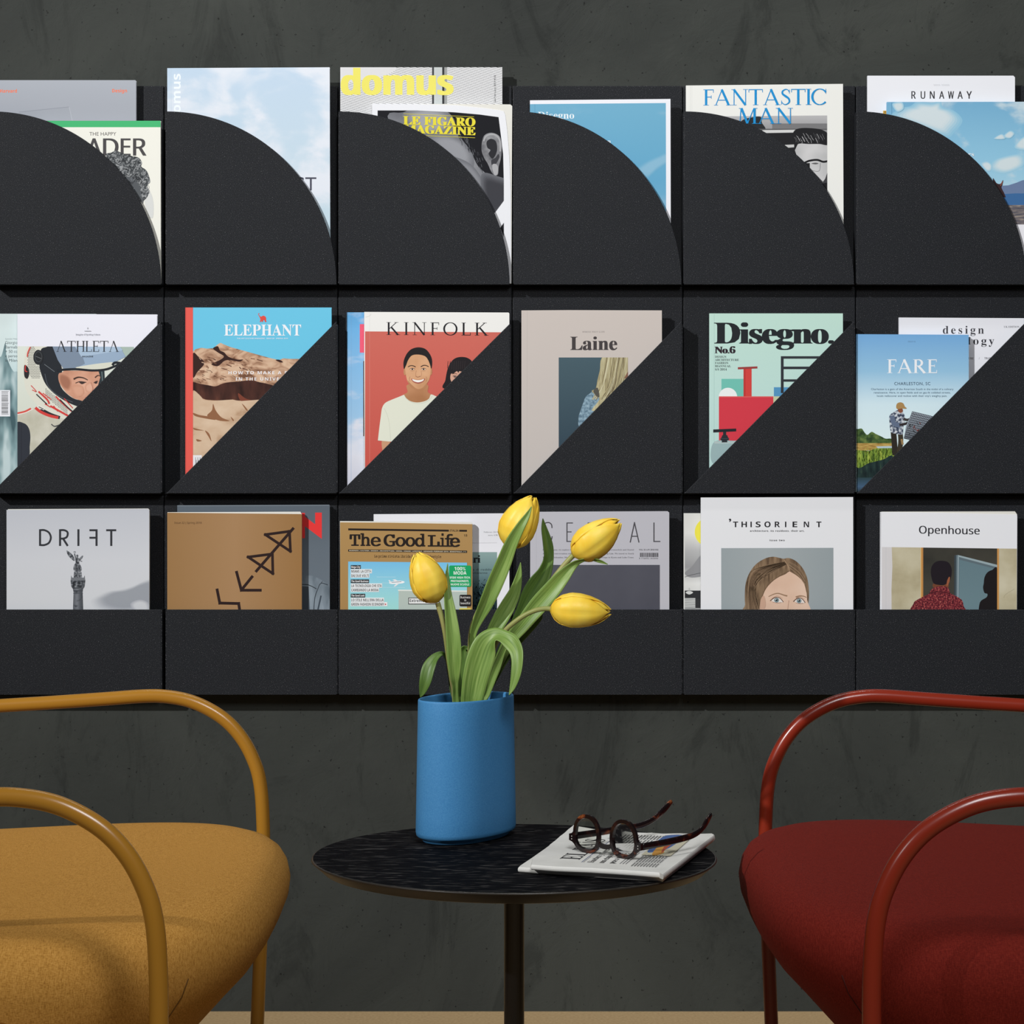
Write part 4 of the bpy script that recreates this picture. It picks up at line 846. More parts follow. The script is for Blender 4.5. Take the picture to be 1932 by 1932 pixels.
g.rect(300, 687, 1341, bt, noisy('dark_panel_print', [(0.3, (74, 75, 85)), (0.7, (82, 83, 93))], 12, 3))
g.done()
# --- bottom row, fifth holder
o_, s_ = (1280, 920), 4.711; bt = Q(o_, s_, B3)
g = Mag(o_, s_, [(48, 228), (900, 228), (900, bt), (48, bt)], BK, (218, 219, 215), 'black-and-white magazine edge with a yellow disc', G3)
g.rect(56, 232, 700, 1140, graded('tent_print', [(0, (190, 191, 190)), (0.28, (216, 217, 215)), (0.45, (150, 151, 153)), (0.62, (176, 177, 178)), (0.8, (222, 223, 220)), (1, (216, 217, 213))], g.lz(1092), g.lz(232)))
g.blob([(56, 760), (120, 700), (200, 600), (260, 600), (260, 760), (120, 800)], (138, 139, 142)); g.stroke([(56, 795), (120, 775), (230, 752)], 4, (70, 72, 74))
g.ell(276, 396, 131, 131, (230, 221, 78), 48)
g.rect(56, 915, 400, 1120, (44, 45, 47)); g.rect(56, 982, 150, 1070, (196, 198, 196))
for i in range(7): g.stroke([(56, 990 + i * 15), (200, 996 + i * 15)], 3, (60, 62, 64))
g.rect(56, 1070, 200, 1100, (150, 152, 152)); g.blob([(64, 932), (96, 918), (130, 932), (96, 950)], (206, 208, 206)); g.stroke([(96, 890), (96, 922)], 5, (170, 172, 170)); g.stroke([(84, 902), (108, 902)], 5, (190, 192, 190))
g.done()
g = Mag(o_, s_, [(200, 88), (1553, 84), (1559, bt), (200, bt)], FR, (226, 228, 232), "white magazine with a portrait of a long-haired woman's eyes", G3)
BK2 = (32, 32, 36)
for ch, x0, x1 in (('T', 485, 531), ('H', 560, 609), ('S', 686, 731), ('O', 764, 819), ('R', 856, 903), ('E', 1014, 1056), ('N', 1114, 1161), ('T', 1226, 1271)): g.text(ch, x0, x1, 352, 50, BK2, 'bold')
g.rect(640, 302, 652, 352, BK2); g.rect(947, 302, 959, 352, BK2); g.blob([(450, 278), (466, 278), (468, 292), (458, 304), (450, 302), (458, 292), (450, 290)], BK2)
g.text('architecture. its residents. their art.', 637, 1119, 392, 17, (60, 60, 64), sp=1.15, fat=0.8); g.text('issue two', 811, 944, 475, 17, (60, 60, 64), sp=1.2, fat=0.8)
g.clip([(380, 538), (1377, 535), (1378, bt), (382, bt)]); g.rect(370, 530, 1390, bt, graded('studio_grey_print', [(0, (150, 160, 164)), (0.4, (160, 168, 171)), (1, (146, 156, 160))], g.lx(380), g.lx(1380), None, 'X'))
hb = noisy('brown_hair_print', [(0.3, (84, 66, 50)), (0.5, (120, 98, 76)), (0.7, (148, 124, 98))], 70, 3, stretch=(2.6, 1, 0.5), rot=(0, 0.4, 0))
g.blob([(606, 1120), (592, 1040), (590, 940), (598, 850), (630, 760), (690, 680), (770, 630), (840, 614), (900, 625), (935, 632), (980, 626), (1040, 650), (1100, 710), (1140, 790), (1156, 870), (1160, 960), (1150, 1060), (1120, 1120)], hb)
fs = noisy('woman_skin_print', [(0.3, (202, 168, 146)), (0.5, (214, 182, 160)), (0.7, (222, 194, 174))], 16, 2)
g.blob([(720, 1130), (728, 1060), (742, 990), (772, 910), (826, 840), (890, 796), (950, 770), (990, 742), (1030, 764), (1080, 800), (1116, 850), (1136, 920), (1144, 1000), (1146, 1130)], fs)
g.stroke([(988, 738), (975, 700), (940, 640)], 4, (176, 146, 118)); g.stroke([(720, 1110), (734, 1010), (768, 910), (830, 835), (900, 786), (985, 742)], 7, (104, 82, 62)); g.stroke([(990, 742), (1060, 785), (1116, 845), (1140, 930)], 6, (110, 88, 68))
for i in range(46):
    t = i / 45; x0 = 640 + 300 * t
    g.stroke([(960 - 20 * (1 - t), 660 + 20 * t), (800 - 140 * (1 - t), 730 + 40 * t), (690 - 80 * (1 - t), 880 + random.uniform(-20, 20)), (640 - 36 * (1 - t) + 90 * t, 1080)], random.uniform(2, 4), random.choice([(96, 76, 58), (150, 126, 100), (112, 90, 70), (136, 112, 88)]), new=i % 4 == 0)
for i in range(14): g.stroke([(985, 660 + i * 4), (1070, 710 + i * 6), (1125, 800 + i * 5)], 2.5, random.choice([(96, 76, 58), (146, 122, 98)]))
g.blob([(730, 1000), (760, 960), (776, 1040), (750, 1100), (724, 1110)], (196, 160, 138)); g.stroke([(800, 968), (850, 945), (890, 940), (940, 956), (966, 962)], [5, 12], (150, 120, 96)); g.stroke([(1042, 972), (1080, 962), (1116, 966), (1138, 976)], [12, 5], (150, 120, 96))
for cx_, cy_, r_ in ((876, 1002, 48), (1076, 1008, 42)):
    g.blob([(cx_ - r_, cy_ + 2), (cx_ - r_ * .5, cy_ - 18), (cx_, cy_ - 24), (cx_ + r_ * .5, cy_ - 16), (cx_ + r_ * 1.1, cy_ + 14), (cx_ + r_ * .4, cy_ + 19), (cx_ - r_ * .4, cy_ + 18)], (222, 214, 208)); g.ell(cx_ - 4, cy_ - 2, 21, 21, (96, 116, 122)); g.ell(cx_ - 4, cy_ - 2, 17, 17, (126, 146, 150)); g.ell(cx_ - 4, cy_ - 2, 9, 9, (30, 30, 34)); g.ell(cx_ - 10, cy_ - 8, 4, 4, (226, 230, 232), 8)
    g.stroke([(cx_ - r_ - 14, cy_ + 4), (cx_ - r_ * .6, cy_ - 20), (cx_, cy_ - 27), (cx_ + r_ * .6, cy_ - 18), (cx_ + r_ + 8, cy_ + 14)], 6, (92, 66, 54)); g.stroke([(cx_ - r_, cy_ - 14), (cx_, cy_ - 40), (cx_ + r_, cy_ - 20)], 3, (184, 146, 124)); g.stroke([(cx_ - r_ * .8, cy_ + 14), (cx_, cy_ + 22), (cx_ + r_ * .8, cy_ + 18)], 3, (170, 128, 108))
g.stroke([(980, 1000), (972, 1060), (968, 1110)], 5, (200, 164, 142)); g.stroke([(740, 1080), (900, 1100), (1140, 1095)], 12, (206, 168, 146))
g.clip(); g.done()
# --- bottom row, sixth holder
o_, s_ = (1600, 920), 4.711; bt = Q(o_, s_, B3)
g = Mag(o_, s_, [(293, 217), (700, 222), (1502, 240), (1504, 260), (1498, bt), (288, bt)], FR, (228, 230, 235), 'white magazine with the back of a man in a maroon jacket', G3, pages=[(300, 214), (1484, 211), (1503, 238), (1497, bt - 5), (292, bt - 5)])
g.text('Openhouse', 632, 1169, 408, 70, (42, 43, 48), 'sans', fat=1.6, slope=0.016, ref='O')
g.clip([(300, 528), (1500, 543), (1498, bt), (298, bt)])
tanw = noisy('ochre_wall_print', [(0.34, (166, 156, 126)), (0.5, (186, 178, 150)), (0.66, (200, 194, 170))], 16, 5)
g.rect(290, 520, 1510, bt, tanw); g.poly([(290, 520), (388, 520), (394, 700), (386, 900), (392, bt), (290, bt)], (208, 206, 208)); g.stroke([(338, 224), (338, bt)], 2, (190, 192, 198))
g.rect(645, 525, 668, bt, (188, 134, 74)); g.rect(645, 525, 651, bt, (220, 184, 120)); g.rect(668, 525, 1326, bt, noisy('dark_room_print', [(0.3, (46, 46, 42)), (0.7, (70, 68, 60))], 14, 3))
g.poly([(944, 604), (974, 598), (1340, 696), (1340, bt), (938, bt)], (92, 108, 116)); g.poly([(974, 598), (1340, 690), (1340, 712), (985, 616)], (148, 166, 172)); g.poly([(974, 604), (986, 616), (972, bt), (964, bt)], (140, 158, 165)); g.poly([(990, 640), (1340, 730), (1340, bt), (976, bt)], graded('grey_blue_canvas_print', [(0, (108, 134, 142)), (1, (92, 116, 126))], 0.1, 0.26)); g.poly([(944, 604), (960, 602), (952, bt), (936, bt)], (56, 66, 72))
g.blob([(1330, 735), (1280, 732), (1236, 756), (1212, 800), (1206, 850), (1200, 890), (1212, 935), (1238, 945), (1230, 975), (1172, 1020), (1178, 1130), (1340, 1130)], (26, 22, 24), 4)
g.rect(1325, 530, 1342, bt, (196, 144, 82)); g.rect(1342, 530, 1510, bt, tanw); g.stroke([(1480, 900), (1400, 950), (1385, 980)], 3, (158, 150, 124))
g.blob([(765, 850), (880, 840), (890, 890), (830, 905), (760, 890)], (112, 66, 46))
g.blob([(736, 750), (744, 700), (780, 660), (836, 650), (890, 664), (918, 710), (920, 770), (905, 830), (880, 850), (850, 866), (800, 864), (760, 850), (742, 800)], (30, 24, 31)); g.blob([(880, 830), (896, 795), (906, 800), (900, 840), (876, 880)], (150, 88, 60))
mar = noisy('maroon_tweed_print', [(0.36, (62, 20, 30)), (0.5, (108, 36, 46)), (0.62, (150, 66, 66)), (0.74, (196, 130, 110))], 420, 2)
g.blob([(578, 1130), (582, 1030), (610, 1000), (670, 968), (720, 942), (740, 905), (790, 880), (860, 878), (896, 900), (910, 938), (970, 970), (1012, 1000), (1026, 1050), (1026, 1130)], mar); g.stroke([(722, 940), (790, 925), (860, 930), (908, 944)], 6, (48, 16, 24)); g.stroke([(600, 1060), (610, 1120)], 5, (52, 18, 26)); g.stroke([(1006, 1050), (996, 1120)], 5, (52, 18, 26))
g.clip(); g.done()

# ------------------------------------------------------------------ side table
TZ, TR, TD = CAMZ - 0.3753, 0.1898, 2.2


def black_wood():
    m, nt, b = base_mat('black_stained_ash', 0.8, 0.05)
    v = coords(nt, (40, 360, 60), (0, 0, math.radians(7)))
    n1 = N(nt, 'TexNoise', Scale=1.0, Detail=3, Distortion=0.6); nt.links.new(v, n1.inputs['Vector'])
    nt.links.new(ramp(nt, n1.outputs[0], [(0.52, (7, 7, 10)), (0.59, (16, 16, 19)), (0.67, (78, 76, 74))]), b.inputs['Base Color'])
    bump(nt, b, n1.outputs[0], 0.3, 0.0006)
    return m


def lathe(prof, m, n=96, mb_=None):
    o = mb_ or MB(); o.grid([[(r * math.cos(2 * math.pi * k / n), r * math.sin(2 * math.pi * k / n), z) for k in range(n)] for r, z in prof], m, True, True); return o


M_BLK, _, b = base_mat('black_lacquer', 0.32, 0.5); b.inputs['Base Color'].default_value = lin((26, 24, 24))
t = empty('side_table', (0.002, TD, 0), 'round black side table holding the blue vase', 'table')
o = lathe([(0.172, TZ - 0.0125), (0.1795, TZ - 0.0105), (TR - 0.0012, TZ - 0.0022), (TR, TZ - 0.0014), (TR - 0.0006, TZ - 0.0004), (TR - 0.0016, TZ), (0.09, TZ), (0.002, TZ)], black_wood(), 160).build('tabletop', t)
M_EDGE, _, b = base_mat('black_lacquer_bounce_lit', 0.36, 0.5); b.inputs['Base Color'].default_value = lin((44, 40, 35)); o.data.materials.append(M_EDGE)  # lacquer lightened to a brownish tone: the floor's bounce light put into its colour
for p in o.data.polygons:
    p.use_smooth = p.normal.z < 0.98; p.material_index = 0 if p.normal.z > 0.98 else 1
lathe([(0.0095, 0.012), (0.0095, TZ - 0.016), (0.011, TZ - 0.0126)], M_BLK, 40).build('column', t)
lathe([(0.145, 0), (0.145, 0.006), (0.140, 0.009), (0.02, 0.012), (0.0095, 0.0125)], M_BLK, 72).build('base', t)

# ------------------------------------------------------------------ blue vase
M_VASE, nt, b = base_mat('matte_blue_glaze', 0.55, 0.3)
n = N(nt, 'TexNoise', Scale=900, Detail=2); nt.links.new(coords(nt), n.inputs['Vector'])
nt.links.new(ramp(nt, n.outputs[0], [(0.3, (60, 126, 180)), (0.7, (74, 140, 190))]), b.inputs['Base Color'])
VX, VD, VH = -0.0449, 2.3035, 0.1385
VA = math.radians(56)


def vring(f, z, n=96, e=2.25):
    out = []
    for k in range(n):
        a = 2 * math.pi * k / n; c, s_ = math.cos(a), math.sin(a)
        u = (0.0602 + f) * math.copysign(abs(c) ** (2 / e), c); v = (0.0372 + f) * math.copysign(abs(s_) ** (2 / e), s_)
        out.append((u * math.cos(VA) - v * math.sin(VA), u * math.sin(VA) + v * math.cos(VA), z))
    return out


mb = MB()
rows = [vring(-0.030, 0), vring(-0.0075, 0), vring(-0.0055, 0.0008), vring(-0.0048, 0.0034), vring(-0.001, 0.0048), vring(0.0008, 0.0066), vring(0.0014, 0.010)]
rows += [vring(0.0014 - 0.0022 * i / 8, 0.010 + (VH - 0.012) * i / 8) for i in range(1, 9)]
rows += [vring(-0.0010, VH - 0.0008), vring(-0.0018, VH), vring(-0.0027, VH - 0.0006), vring(-0.0034, VH - 0.002), vring(-0.0034, 0.02), vring(-0.006, 0.009), vring(-0.03, 0.008)]
mb.grid(rows, M_VASE, True, True)
tag(mb.build('vase', loc=(VX, VD, TZ + 0.0002)), 'matte blue oval vase holding yellow tulips on the black table', 'vase')

# ------------------------------------------------------------------ tulips
M_PET, nt, b = base_mat('yellow_petal', 0.42, 0.3)
n = N(nt, 'TexNoise', Scale=60, Detail=3); nt.links.new(coords(nt, (1, 1, 0.4)), n.inputs['Vector'])
nt.links.new(ramp(nt, n.outputs[0], [(0.3, (250, 198, 58)), (0.7, (253, 215, 88))]), b.inputs['Base Color'])
b.inputs['Subsurface Weight'].default_value = 0.25; b.inputs['Subsurface Radius'].default_value = (0.006, 0.003, 0.001); b.inputs['Subsurface Scale'].default_value = 0.5


def leaf_mat(name, a, b_, c):
    m, nt, b = base_mat(name, 0.42, 0.4)
    uv = N(nt, 'UVMap'); mp = N(nt, 'Mapping'); mp.inputs['Scale'].default_value = (9, 0.7, 1); nt.links.new(uv.outputs[0], mp.inputs[0])
    n = N(nt, 'TexNoise', Scale=1.6, Detail=5); nt.links.new(mp.outputs[0], n.inputs['Vector'])
    nt.links.new(ramp(nt, n.outputs[0], [(0.3, a), (0.5, b_), (0.7, c)]), b.inputs['Base Color'])
    bump(nt, b, n.outputs[0], 0.2, 0.0006); return m


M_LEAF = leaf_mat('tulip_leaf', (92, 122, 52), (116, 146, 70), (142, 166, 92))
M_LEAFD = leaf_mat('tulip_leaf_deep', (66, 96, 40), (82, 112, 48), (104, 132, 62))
M_STEM = noisy('tulip_stem', [(0.3, (128, 142, 74)), (0.55, (148, 150, 88)), (0.75, (150, 128, 92))], 26, 2, stretch=(1, 1, 0.6), rough=0.45, spec=0.35)
TB = Vector((VX, VD, TZ + 0.0095))


def T3(zx, zy, dd=0.0): return W(740 + zx / 4.391, 920 + zy / 4.391, 2.30 + dd) - TB


TK = 2.30 / F / 4.391                            # metres for one unit of the tulip crop


def uv_grid(o, nr, nc):
    uv = o.data.uv_layers.new(name='UVMap')
    for l in o.data.loops:
        i = l.vertex_index % (nr * nc); uv.data[l.index].uv = ((i % nc) / (nc - 1), (i // nc) / (nr - 1) * 4)


def leaf(root, pts, m=None, fold=0.25, name='leaf'):
    """ribbon leaf through (x, y, depth, half width, roll in degrees)"""
    P = spline(pts, 7); rows = []; nc = 9
    pos = [T3(p[0], p[1], p[2]) for p in P]
    for i, p in enumerate(P):
        tg = (pos[min(i + 1, len(P) - 1)] - pos[max(i - 1, 0)]).normalized()
        s0 = tg.cross(Vector((0, 1, 0))).normalized(); d0 = s0.cross(tg).normalized()
        a = math.radians(p[4]); sd = s0 * math.cos(a) + d0 * math.sin(a); nr = d0 * math.cos(a) - s0 * math.sin(a); hw = max(p[3], 0.6) * TK
        if nr.y < 0: nr = -nr
        rows.append([pos[i] + sd * (hw * u) - nr * (hw * fold * (abs(u) ** 1.5)) for u in [-1 + 2 * k / (nc - 1) for k in range(nc)]])
    mb_ = MB(); mb_.grid(rows, m or M_LEAF); o = mb_.build(name, root, fix=False); uv_grid(o, len(rows), nc)
    s = o.modifiers.new('thickness', 'SOLIDIFY'); s.thickness = 0.0007; s.offset = 0
    return o


def stem(root, pts, r=0.0024):
    P = spline(pts, 6); mb_ = MB(); mb_.tube([T3(*p) for p in P], r, M_STEM, 14); return mb_.build('stem', root)


PROF = [(0, .10), (.03, .30), (.08, .56), (.18, .84), (.34, 1.0), (.5, .985), (.66, .87), (.8, .68), (.9, .48), (.97, .28), (1.0, .16)]


def prof(v):
    for (a, ra), (b_, rb) in zip(PROF[:-1], PROF[1:]):
        if v <= b_: t_ = (v - a) / (b_ - a); return ra + (rb - ra) * t_
    return PROF[-1][1]


def flower(root, base, tip, R, rot, flat_=1.0, seed=0):
    rnd = random.Random(seed); B, E_ = T3(*base), T3(*tip); ax = (E_ - B); L = ax.length; ax.normalize()
    u = ax.cross(Vector((0, 1, 0))).normalized(); v_ = u.cross(ax).normalized()
    for k in range(6):
        out = k % 2 == 0; th0 = math.radians(60 * k + rot); ln = L * (1.0 if out else 0.985) * rnd.uniform(0.95, 1.0); rows = []
        nv, nu = 26, 15
        for i in range(nv):
            v = i / (nv - 1); half = math.radians(62 if out else 56) * (1 - v ** 6) ** 0.62 * (0.55 + 0.45 * min(1, v * 5)); row = []
            for j in range(nu):
                q = -1 + 2 * j / (nu - 1); th = th0 + half * q
                r = R * prof(v) * (1.0 if out else 0.93)
                r *= 1 + 0.05 * abs(q) ** 3 * (1 if out else -0.6) - 0.075 * math.exp(-(q / 0.16) ** 2) * math.sin(math.pi * min(1, v * 1.05)) + 0.02 * math.sin(5 * v + k)
                z = ln * (v - 0.03 * (q * q) * v ** 3)
                row.append(B + ax * z + u * (r * math.cos(th)) + v_ * (r * math.sin(th) * flat_))
            rows.append(row)
        mb_ = MB(); mb_.grid(rows, M_PET); o = mb_.build('petal', root, fix=False)
        s = o.modifiers.new('thickness', 'SOLIDIFY'); s.thickness = 0.0006; s.offset = 0


GT = 'yellow tulips in the blue vase'
t = empty('tulip', TB, 'yellow tulip leaning left in front of the gold magazine', 'tulip', GT)
stem(t, [(378, 955, -.012), (392, 1010, -.012), (412, 1080, -.012), (440, 1210, -.012), (466, 1400, -.012), (490, 1560, -.01), (520, 1780, -.004), (548, 2300, -.002), (556, 2790, -.002)], 0.0026)
flower(t, (372, 950, -.012), (196, 528, -.016), 148 * TK, 18, seed=3)
leaf(t, [(460, 628, -.012, 2, 30), (450, 760, -.014, 22, 30), (458, 900, -.016, 36, 25), (480, 1050, -.018, 48, 15), (505, 1250, -.02, 58, 5), (515, 1420, -.02, 58, 0), (518, 1560, -.018, 40, 0), (524, 1640, -.014, 24, 0), (530, 1790, -.006, 26, 0), (560, 2100, 0, 24, 0)], fold=0.45)
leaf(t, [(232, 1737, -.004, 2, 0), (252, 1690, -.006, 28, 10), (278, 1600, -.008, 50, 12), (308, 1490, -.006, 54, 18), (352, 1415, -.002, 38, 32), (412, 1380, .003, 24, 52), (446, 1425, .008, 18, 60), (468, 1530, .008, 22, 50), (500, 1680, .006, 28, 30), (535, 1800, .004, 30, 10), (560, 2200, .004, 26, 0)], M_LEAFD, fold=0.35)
t = empty('tulip', TB, 'yellow tulip standing highest with a long leaf across its flower', 'tulip', GT)
stem(t, [(962, 490, .0), (920, 590, 0), (850, 740, 0), (760, 930, 0), (690, 1080, 0), (655, 1200, 0), (645, 1400, 0), (640, 1600, .002), (640, 1790, .004), (634, 2300, .004), (632, 2790, .002)], 0.0026)
flower(t, (958, 496, .0), (1172, 66, -.004), 152 * TK, 50, seed=5)
leaf(t, [(1155, 158, -.028, 2, 0), (1118, 235, -.028, 22, -5), (1060, 330, -.028, 38, -5), (990, 460, -.024, 52, -5), (925, 620, -.018, 62, 0), (850, 790, -.014, 66, 5), (775, 950, -.012, 60, 15), (712, 1080, -.010, 44, 20), (672, 1190, -.008, 30, 20), (660, 1300, -.006, 24, 10), (655, 1500, -.004, 24, 0), (660, 1790, -.001, 26, 0), (670, 2200, 0, 24, 0)], fold=0.5)
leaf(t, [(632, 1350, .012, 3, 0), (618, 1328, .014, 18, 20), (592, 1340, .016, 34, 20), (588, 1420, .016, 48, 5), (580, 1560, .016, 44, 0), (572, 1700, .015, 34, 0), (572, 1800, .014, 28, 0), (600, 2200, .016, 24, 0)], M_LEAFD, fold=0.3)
t = empty('tulip', TB, 'yellow tulip pointing up to the right with its tip near the grey title', 'tulip', GT)
stem(t, [(1500, 560, .0), (1440, 625, 0), (1370, 710, 0), (1270, 840, .002), (1150, 1000, .004), (1020, 1180, .006), (890, 1400, .006), (780, 1620, .006), (738, 1800, .010), (740, 2300, .012), (750, 2790, .014)], 0.0026)
flower(t, (1496, 562, .0), (1900, 268, -.004), 146 * TK, 8, seed=8)
leaf(t, [(1785, 636, -.01, 2, 40), (1720, 606, -.008, 18, 45), (1640, 590, -.006, 16, 55), (1560, 606, -.008, 20, 40), (1490, 650, -.012, 36, 15), (1410, 740, -.014, 58, 0), (1320, 850, -.014, 72, -5), (1210, 975, -.012, 74, -5), (1090, 1120, -.010, 62, 0), (980, 1260, -.006, 50, 0), (870, 1470, 0, 40, 0), (780, 1700, .004, 34, 0), (740, 1800, .005, 30, 0), (710, 2200, .006, 26, 0)], fold=0.4)
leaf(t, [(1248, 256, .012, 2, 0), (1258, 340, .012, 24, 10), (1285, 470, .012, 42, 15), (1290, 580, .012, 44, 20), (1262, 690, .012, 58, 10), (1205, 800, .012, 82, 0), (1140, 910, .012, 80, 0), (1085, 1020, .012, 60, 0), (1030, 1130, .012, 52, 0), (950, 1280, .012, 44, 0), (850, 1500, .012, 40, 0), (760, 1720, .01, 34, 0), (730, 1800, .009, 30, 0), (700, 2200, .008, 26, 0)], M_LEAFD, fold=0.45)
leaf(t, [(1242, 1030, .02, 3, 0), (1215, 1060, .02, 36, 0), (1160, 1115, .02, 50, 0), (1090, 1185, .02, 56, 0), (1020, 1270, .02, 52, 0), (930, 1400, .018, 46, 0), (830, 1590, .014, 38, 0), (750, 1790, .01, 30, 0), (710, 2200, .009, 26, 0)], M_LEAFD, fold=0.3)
t = empty('tulip', TB, 'yellow tulip hanging out sideways to the right on a curved stem', 'tulip', GT)
stem(t, [(1314, 1006, -.034), (1260, 1003, -.034), (1190, 1016, -.034), (1110, 1050, -.032), (1030, 1102, -.030), (940, 1180, -.026), (860, 1290, -.020), (770, 1500, -.016), (706, 1720, -.013), (694, 1800, -.013), (690, 2300, -.013), (698, 2790, -.014)], 0.0024)
flower(t, (1308, 1007, -.034), (1826, 1032, -.036), 140 * TK, 24, seed=12)
leaf(t, [(1064, 620, .002, 2, 0), (1050, 720, .002, 24, 5), (1018, 850, .002, 46, 5), (960, 970, .002, 62, 5), (900, 1080, .002, 64, 0), (840, 1190, .002, 56, 0), (790, 1330, .002, 50, 0), (730, 1550, .002, 42, 0), (690, 1790, .003, 32, 0), (680, 2200, .003, 26, 0)], fold=0.4)
leaf(t, [(967, 1720, -.050, 2, 20), (1000, 1650, -.050, 26, 25), (1030, 1540, -.050, 44, 25), (1042, 1430, -.048, 52, 25), (1030, 1345, -.044, 60, 15), (985, 1282, -.038, 66, -10), (915, 1240, -.033, 62, -40), (850, 1235, -.030, 74, -40), (780, 1300, -.028, 100, -12), (730, 1430, -.027, 112, -4), (690, 1580, -.026, 104, 0), (665, 1720, -.024, 92, 0), (655, 1800, -.022, 80, 0), (650, 2000, -.018, 44, 0), (655, 2300, -.012, 26, 0)], fold=0.32)

# ------------------------------------------------------------------ folded newspaper


def on_plane(zx, zy, z):
    px, py = 960 + zx / 4.6, 1500 + zy / 4.6; D = (CAMZ - z) * F / (py - HY); p = W(px, py, D); return Vector((p.x, p.y, z))


NZ = TZ + 0.0096
M_NEWS = noisy('newsprint', [(0.3, (222, 221, 215)), (0.7, (232, 231, 226))], 40, 4)
NO = on_plane(900, 480, TZ); NO.z = TZ + 0.0002
tn = empty('newspaper', NO, 'folded newspaper lying under the tortoiseshell glasses on the black table', 'newspaper')


def sheet(name, out, z0, z1, link=True):
    """folded paper slab with a rounded fold"""
    P = [on_plane(x, y, z1) - NO for x, y in out]; c = sum(P, Vector()) / len(P)
    def ring(k, z): return [Vector((p.x + (c.x - p.x) * k, p.y + (c.y - p.y) * k, z)) for p in P]
    h = z1 - z0; mb_ = MB()
    mb_.grid([ring(0.012, z0 - NO.z), ring(0.003, z0 + h * .2 - NO.z), ring(0, z0 + h * .5 - NO.z), ring(0.003, z0 + h * .8 - NO.z), ring(0.012, z1 - NO.z)], M_NEWS, True, True, smooth=False)
    return mb_.build(name, tn) if link else mb_


sheet('lower_fold', spline([(78, 626), (360, 646), (700, 668), (1040, 690), (1340, 710)], 3) + [(1352, 702), (1500, 590), (1660, 462), (1790, 356), (1782, 342), (1600, 338), (1400, 336), (1250, 328), (1100, 322), (960, 318), (800, 306), (690, 284), (560, 262), (455, 350), (345, 438), (200, 540), (92, 612)], TZ + 0.0002, TZ + 0.0048)
mb = sheet('upper_fold', spline([(190, 606), (400, 622), (690, 634), (760, 638), (1040, 656), (1310, 676)], 3) + [(1342, 690), (1500, 572), (1660, 446), (1786, 350), (1788, 340), (1770, 332), (1640, 336), (1500, 330), (1340, 334), (1245, 325), (1130, 330), (1010, 312), (920, 320), (800, 312), (740, 314), (690, 292), (664, 288), (640, 280), (580, 266), (560, 258), (512, 296), (480, 326), (440, 356), (400, 392), (350, 430), (345, 438), (290, 478), (240, 520), (200, 550)], TZ + 0.0050, NZ, False)
e1 = (on_plane(680, 500, NZ) - on_plane(545, 600, NZ)).normalized(); e2 = Vector((-e1.y, e1.x, 0)); lift = [NZ + 0.00012 - NO.z]
M_PRT = flat((58, 58, 60)); M_PRT2 = flat((120, 120, 120)); M_PBL = flat((60, 84, 130))
P0 = on_plane(612, 562, NZ)                      # start of the masthead's baseline


def ntext(t, u, v, cap, m, k='serif', wd=None):
    """u along the reading direction from the masthead's start, v across towards the right-hand side"""
    V, Fc = raw_text(t, k); hv, _ = raw_text('H', k); s = cap / max(y for _, y in hv); a0, a1 = min(x for x, _ in V), max(x for x, _ in V)
    kx = wd / (a1 - a0) if wd else s; lift[0] += 0.00001
    pts = []
    for x, y in V:
        p = P0 + e1 * (u + (x - a0) * kx) + e2 * (-v + y * s); pts.append((p.x - NO.x, p.y - NO.y, lift[0]))
    mb.add(pts, Fc, m)


def nrect(u0, v0, u1, v1, m):
    lift[0] += 0.000008
    mb.add([(q.x - NO.x, q.y - NO.y, lift[0]) for q in (P0 + e1 * u + e2 * -v for u, v in ((u0, v0), (u1, v0), (u1, v1), (u0, v1)))], [(0, 1, 2, 3)], m)


ntext('EL PAÍS', 0, 0, 0.0185, M_PRT, wd=0.115)
nrect(-0.012, 0.0045, 0.135, 0.0052, M_PBL); nrect(-0.012, 0.0062, 0.02, 0.0067, M_PRT2)
ntext('Sánchez y Torra', -0.012, 0.0155, 0.0058, M_PRT, wd=0.075); ntext('una etapa de diálogo', -0.012, 0.0250, 0.0058, M_PRT, wd=0.085); ntext('pese a sus dudas', -0.012, 0.0345, 0.0058, M_PRT, wd=0.07)
for j in range(3): nrect(-0.012, 0.0395 + j * 0.0027, 0.05 + (j % 2) * 0.012, 0.0403 + j * 0.0027, M_PRT2)
for cidx in range(5):
    for j in range(14):
        u0 = 0.070 + cidx * 0.027; v0 = 0.012 + j * 0.0031
        if u0 + 0.024 < 0.168: nrect(u0, v0, u0 + 0.0235 - 0.006 * random.random() * (j % 4 == 3), v0 + 0.0010, M_PRT2)
ntext('La ley', 0.120, 0.004, 0.004, M_PRT, wd=0.02); ntext('El plan', 0.145, 0.006, 0.004, M_PRT, wd=0.022)
for cidx in range(3):
    for j in range(9):
        u0 = -0.022 + cidx * 0.021; v0 = 0.052 + j * 0.0027; nrect(u0, v0, u0 + 0.0185, v0 + 0.0009, M_PRT2)
nrect(0.036, 0.050, 0.150, 0.077, flat((206, 200, 176)))


def nblob(P, m):
    lift[0] += 0.000008
    pts = [P0 + e1 * u + e2 * -v for u, v in spline(P, 5, True)]; mb.add([(q.x - NO.x, q.y - NO.y, lift[0]) for q in pts], [tuple(range(len(pts)))], m)


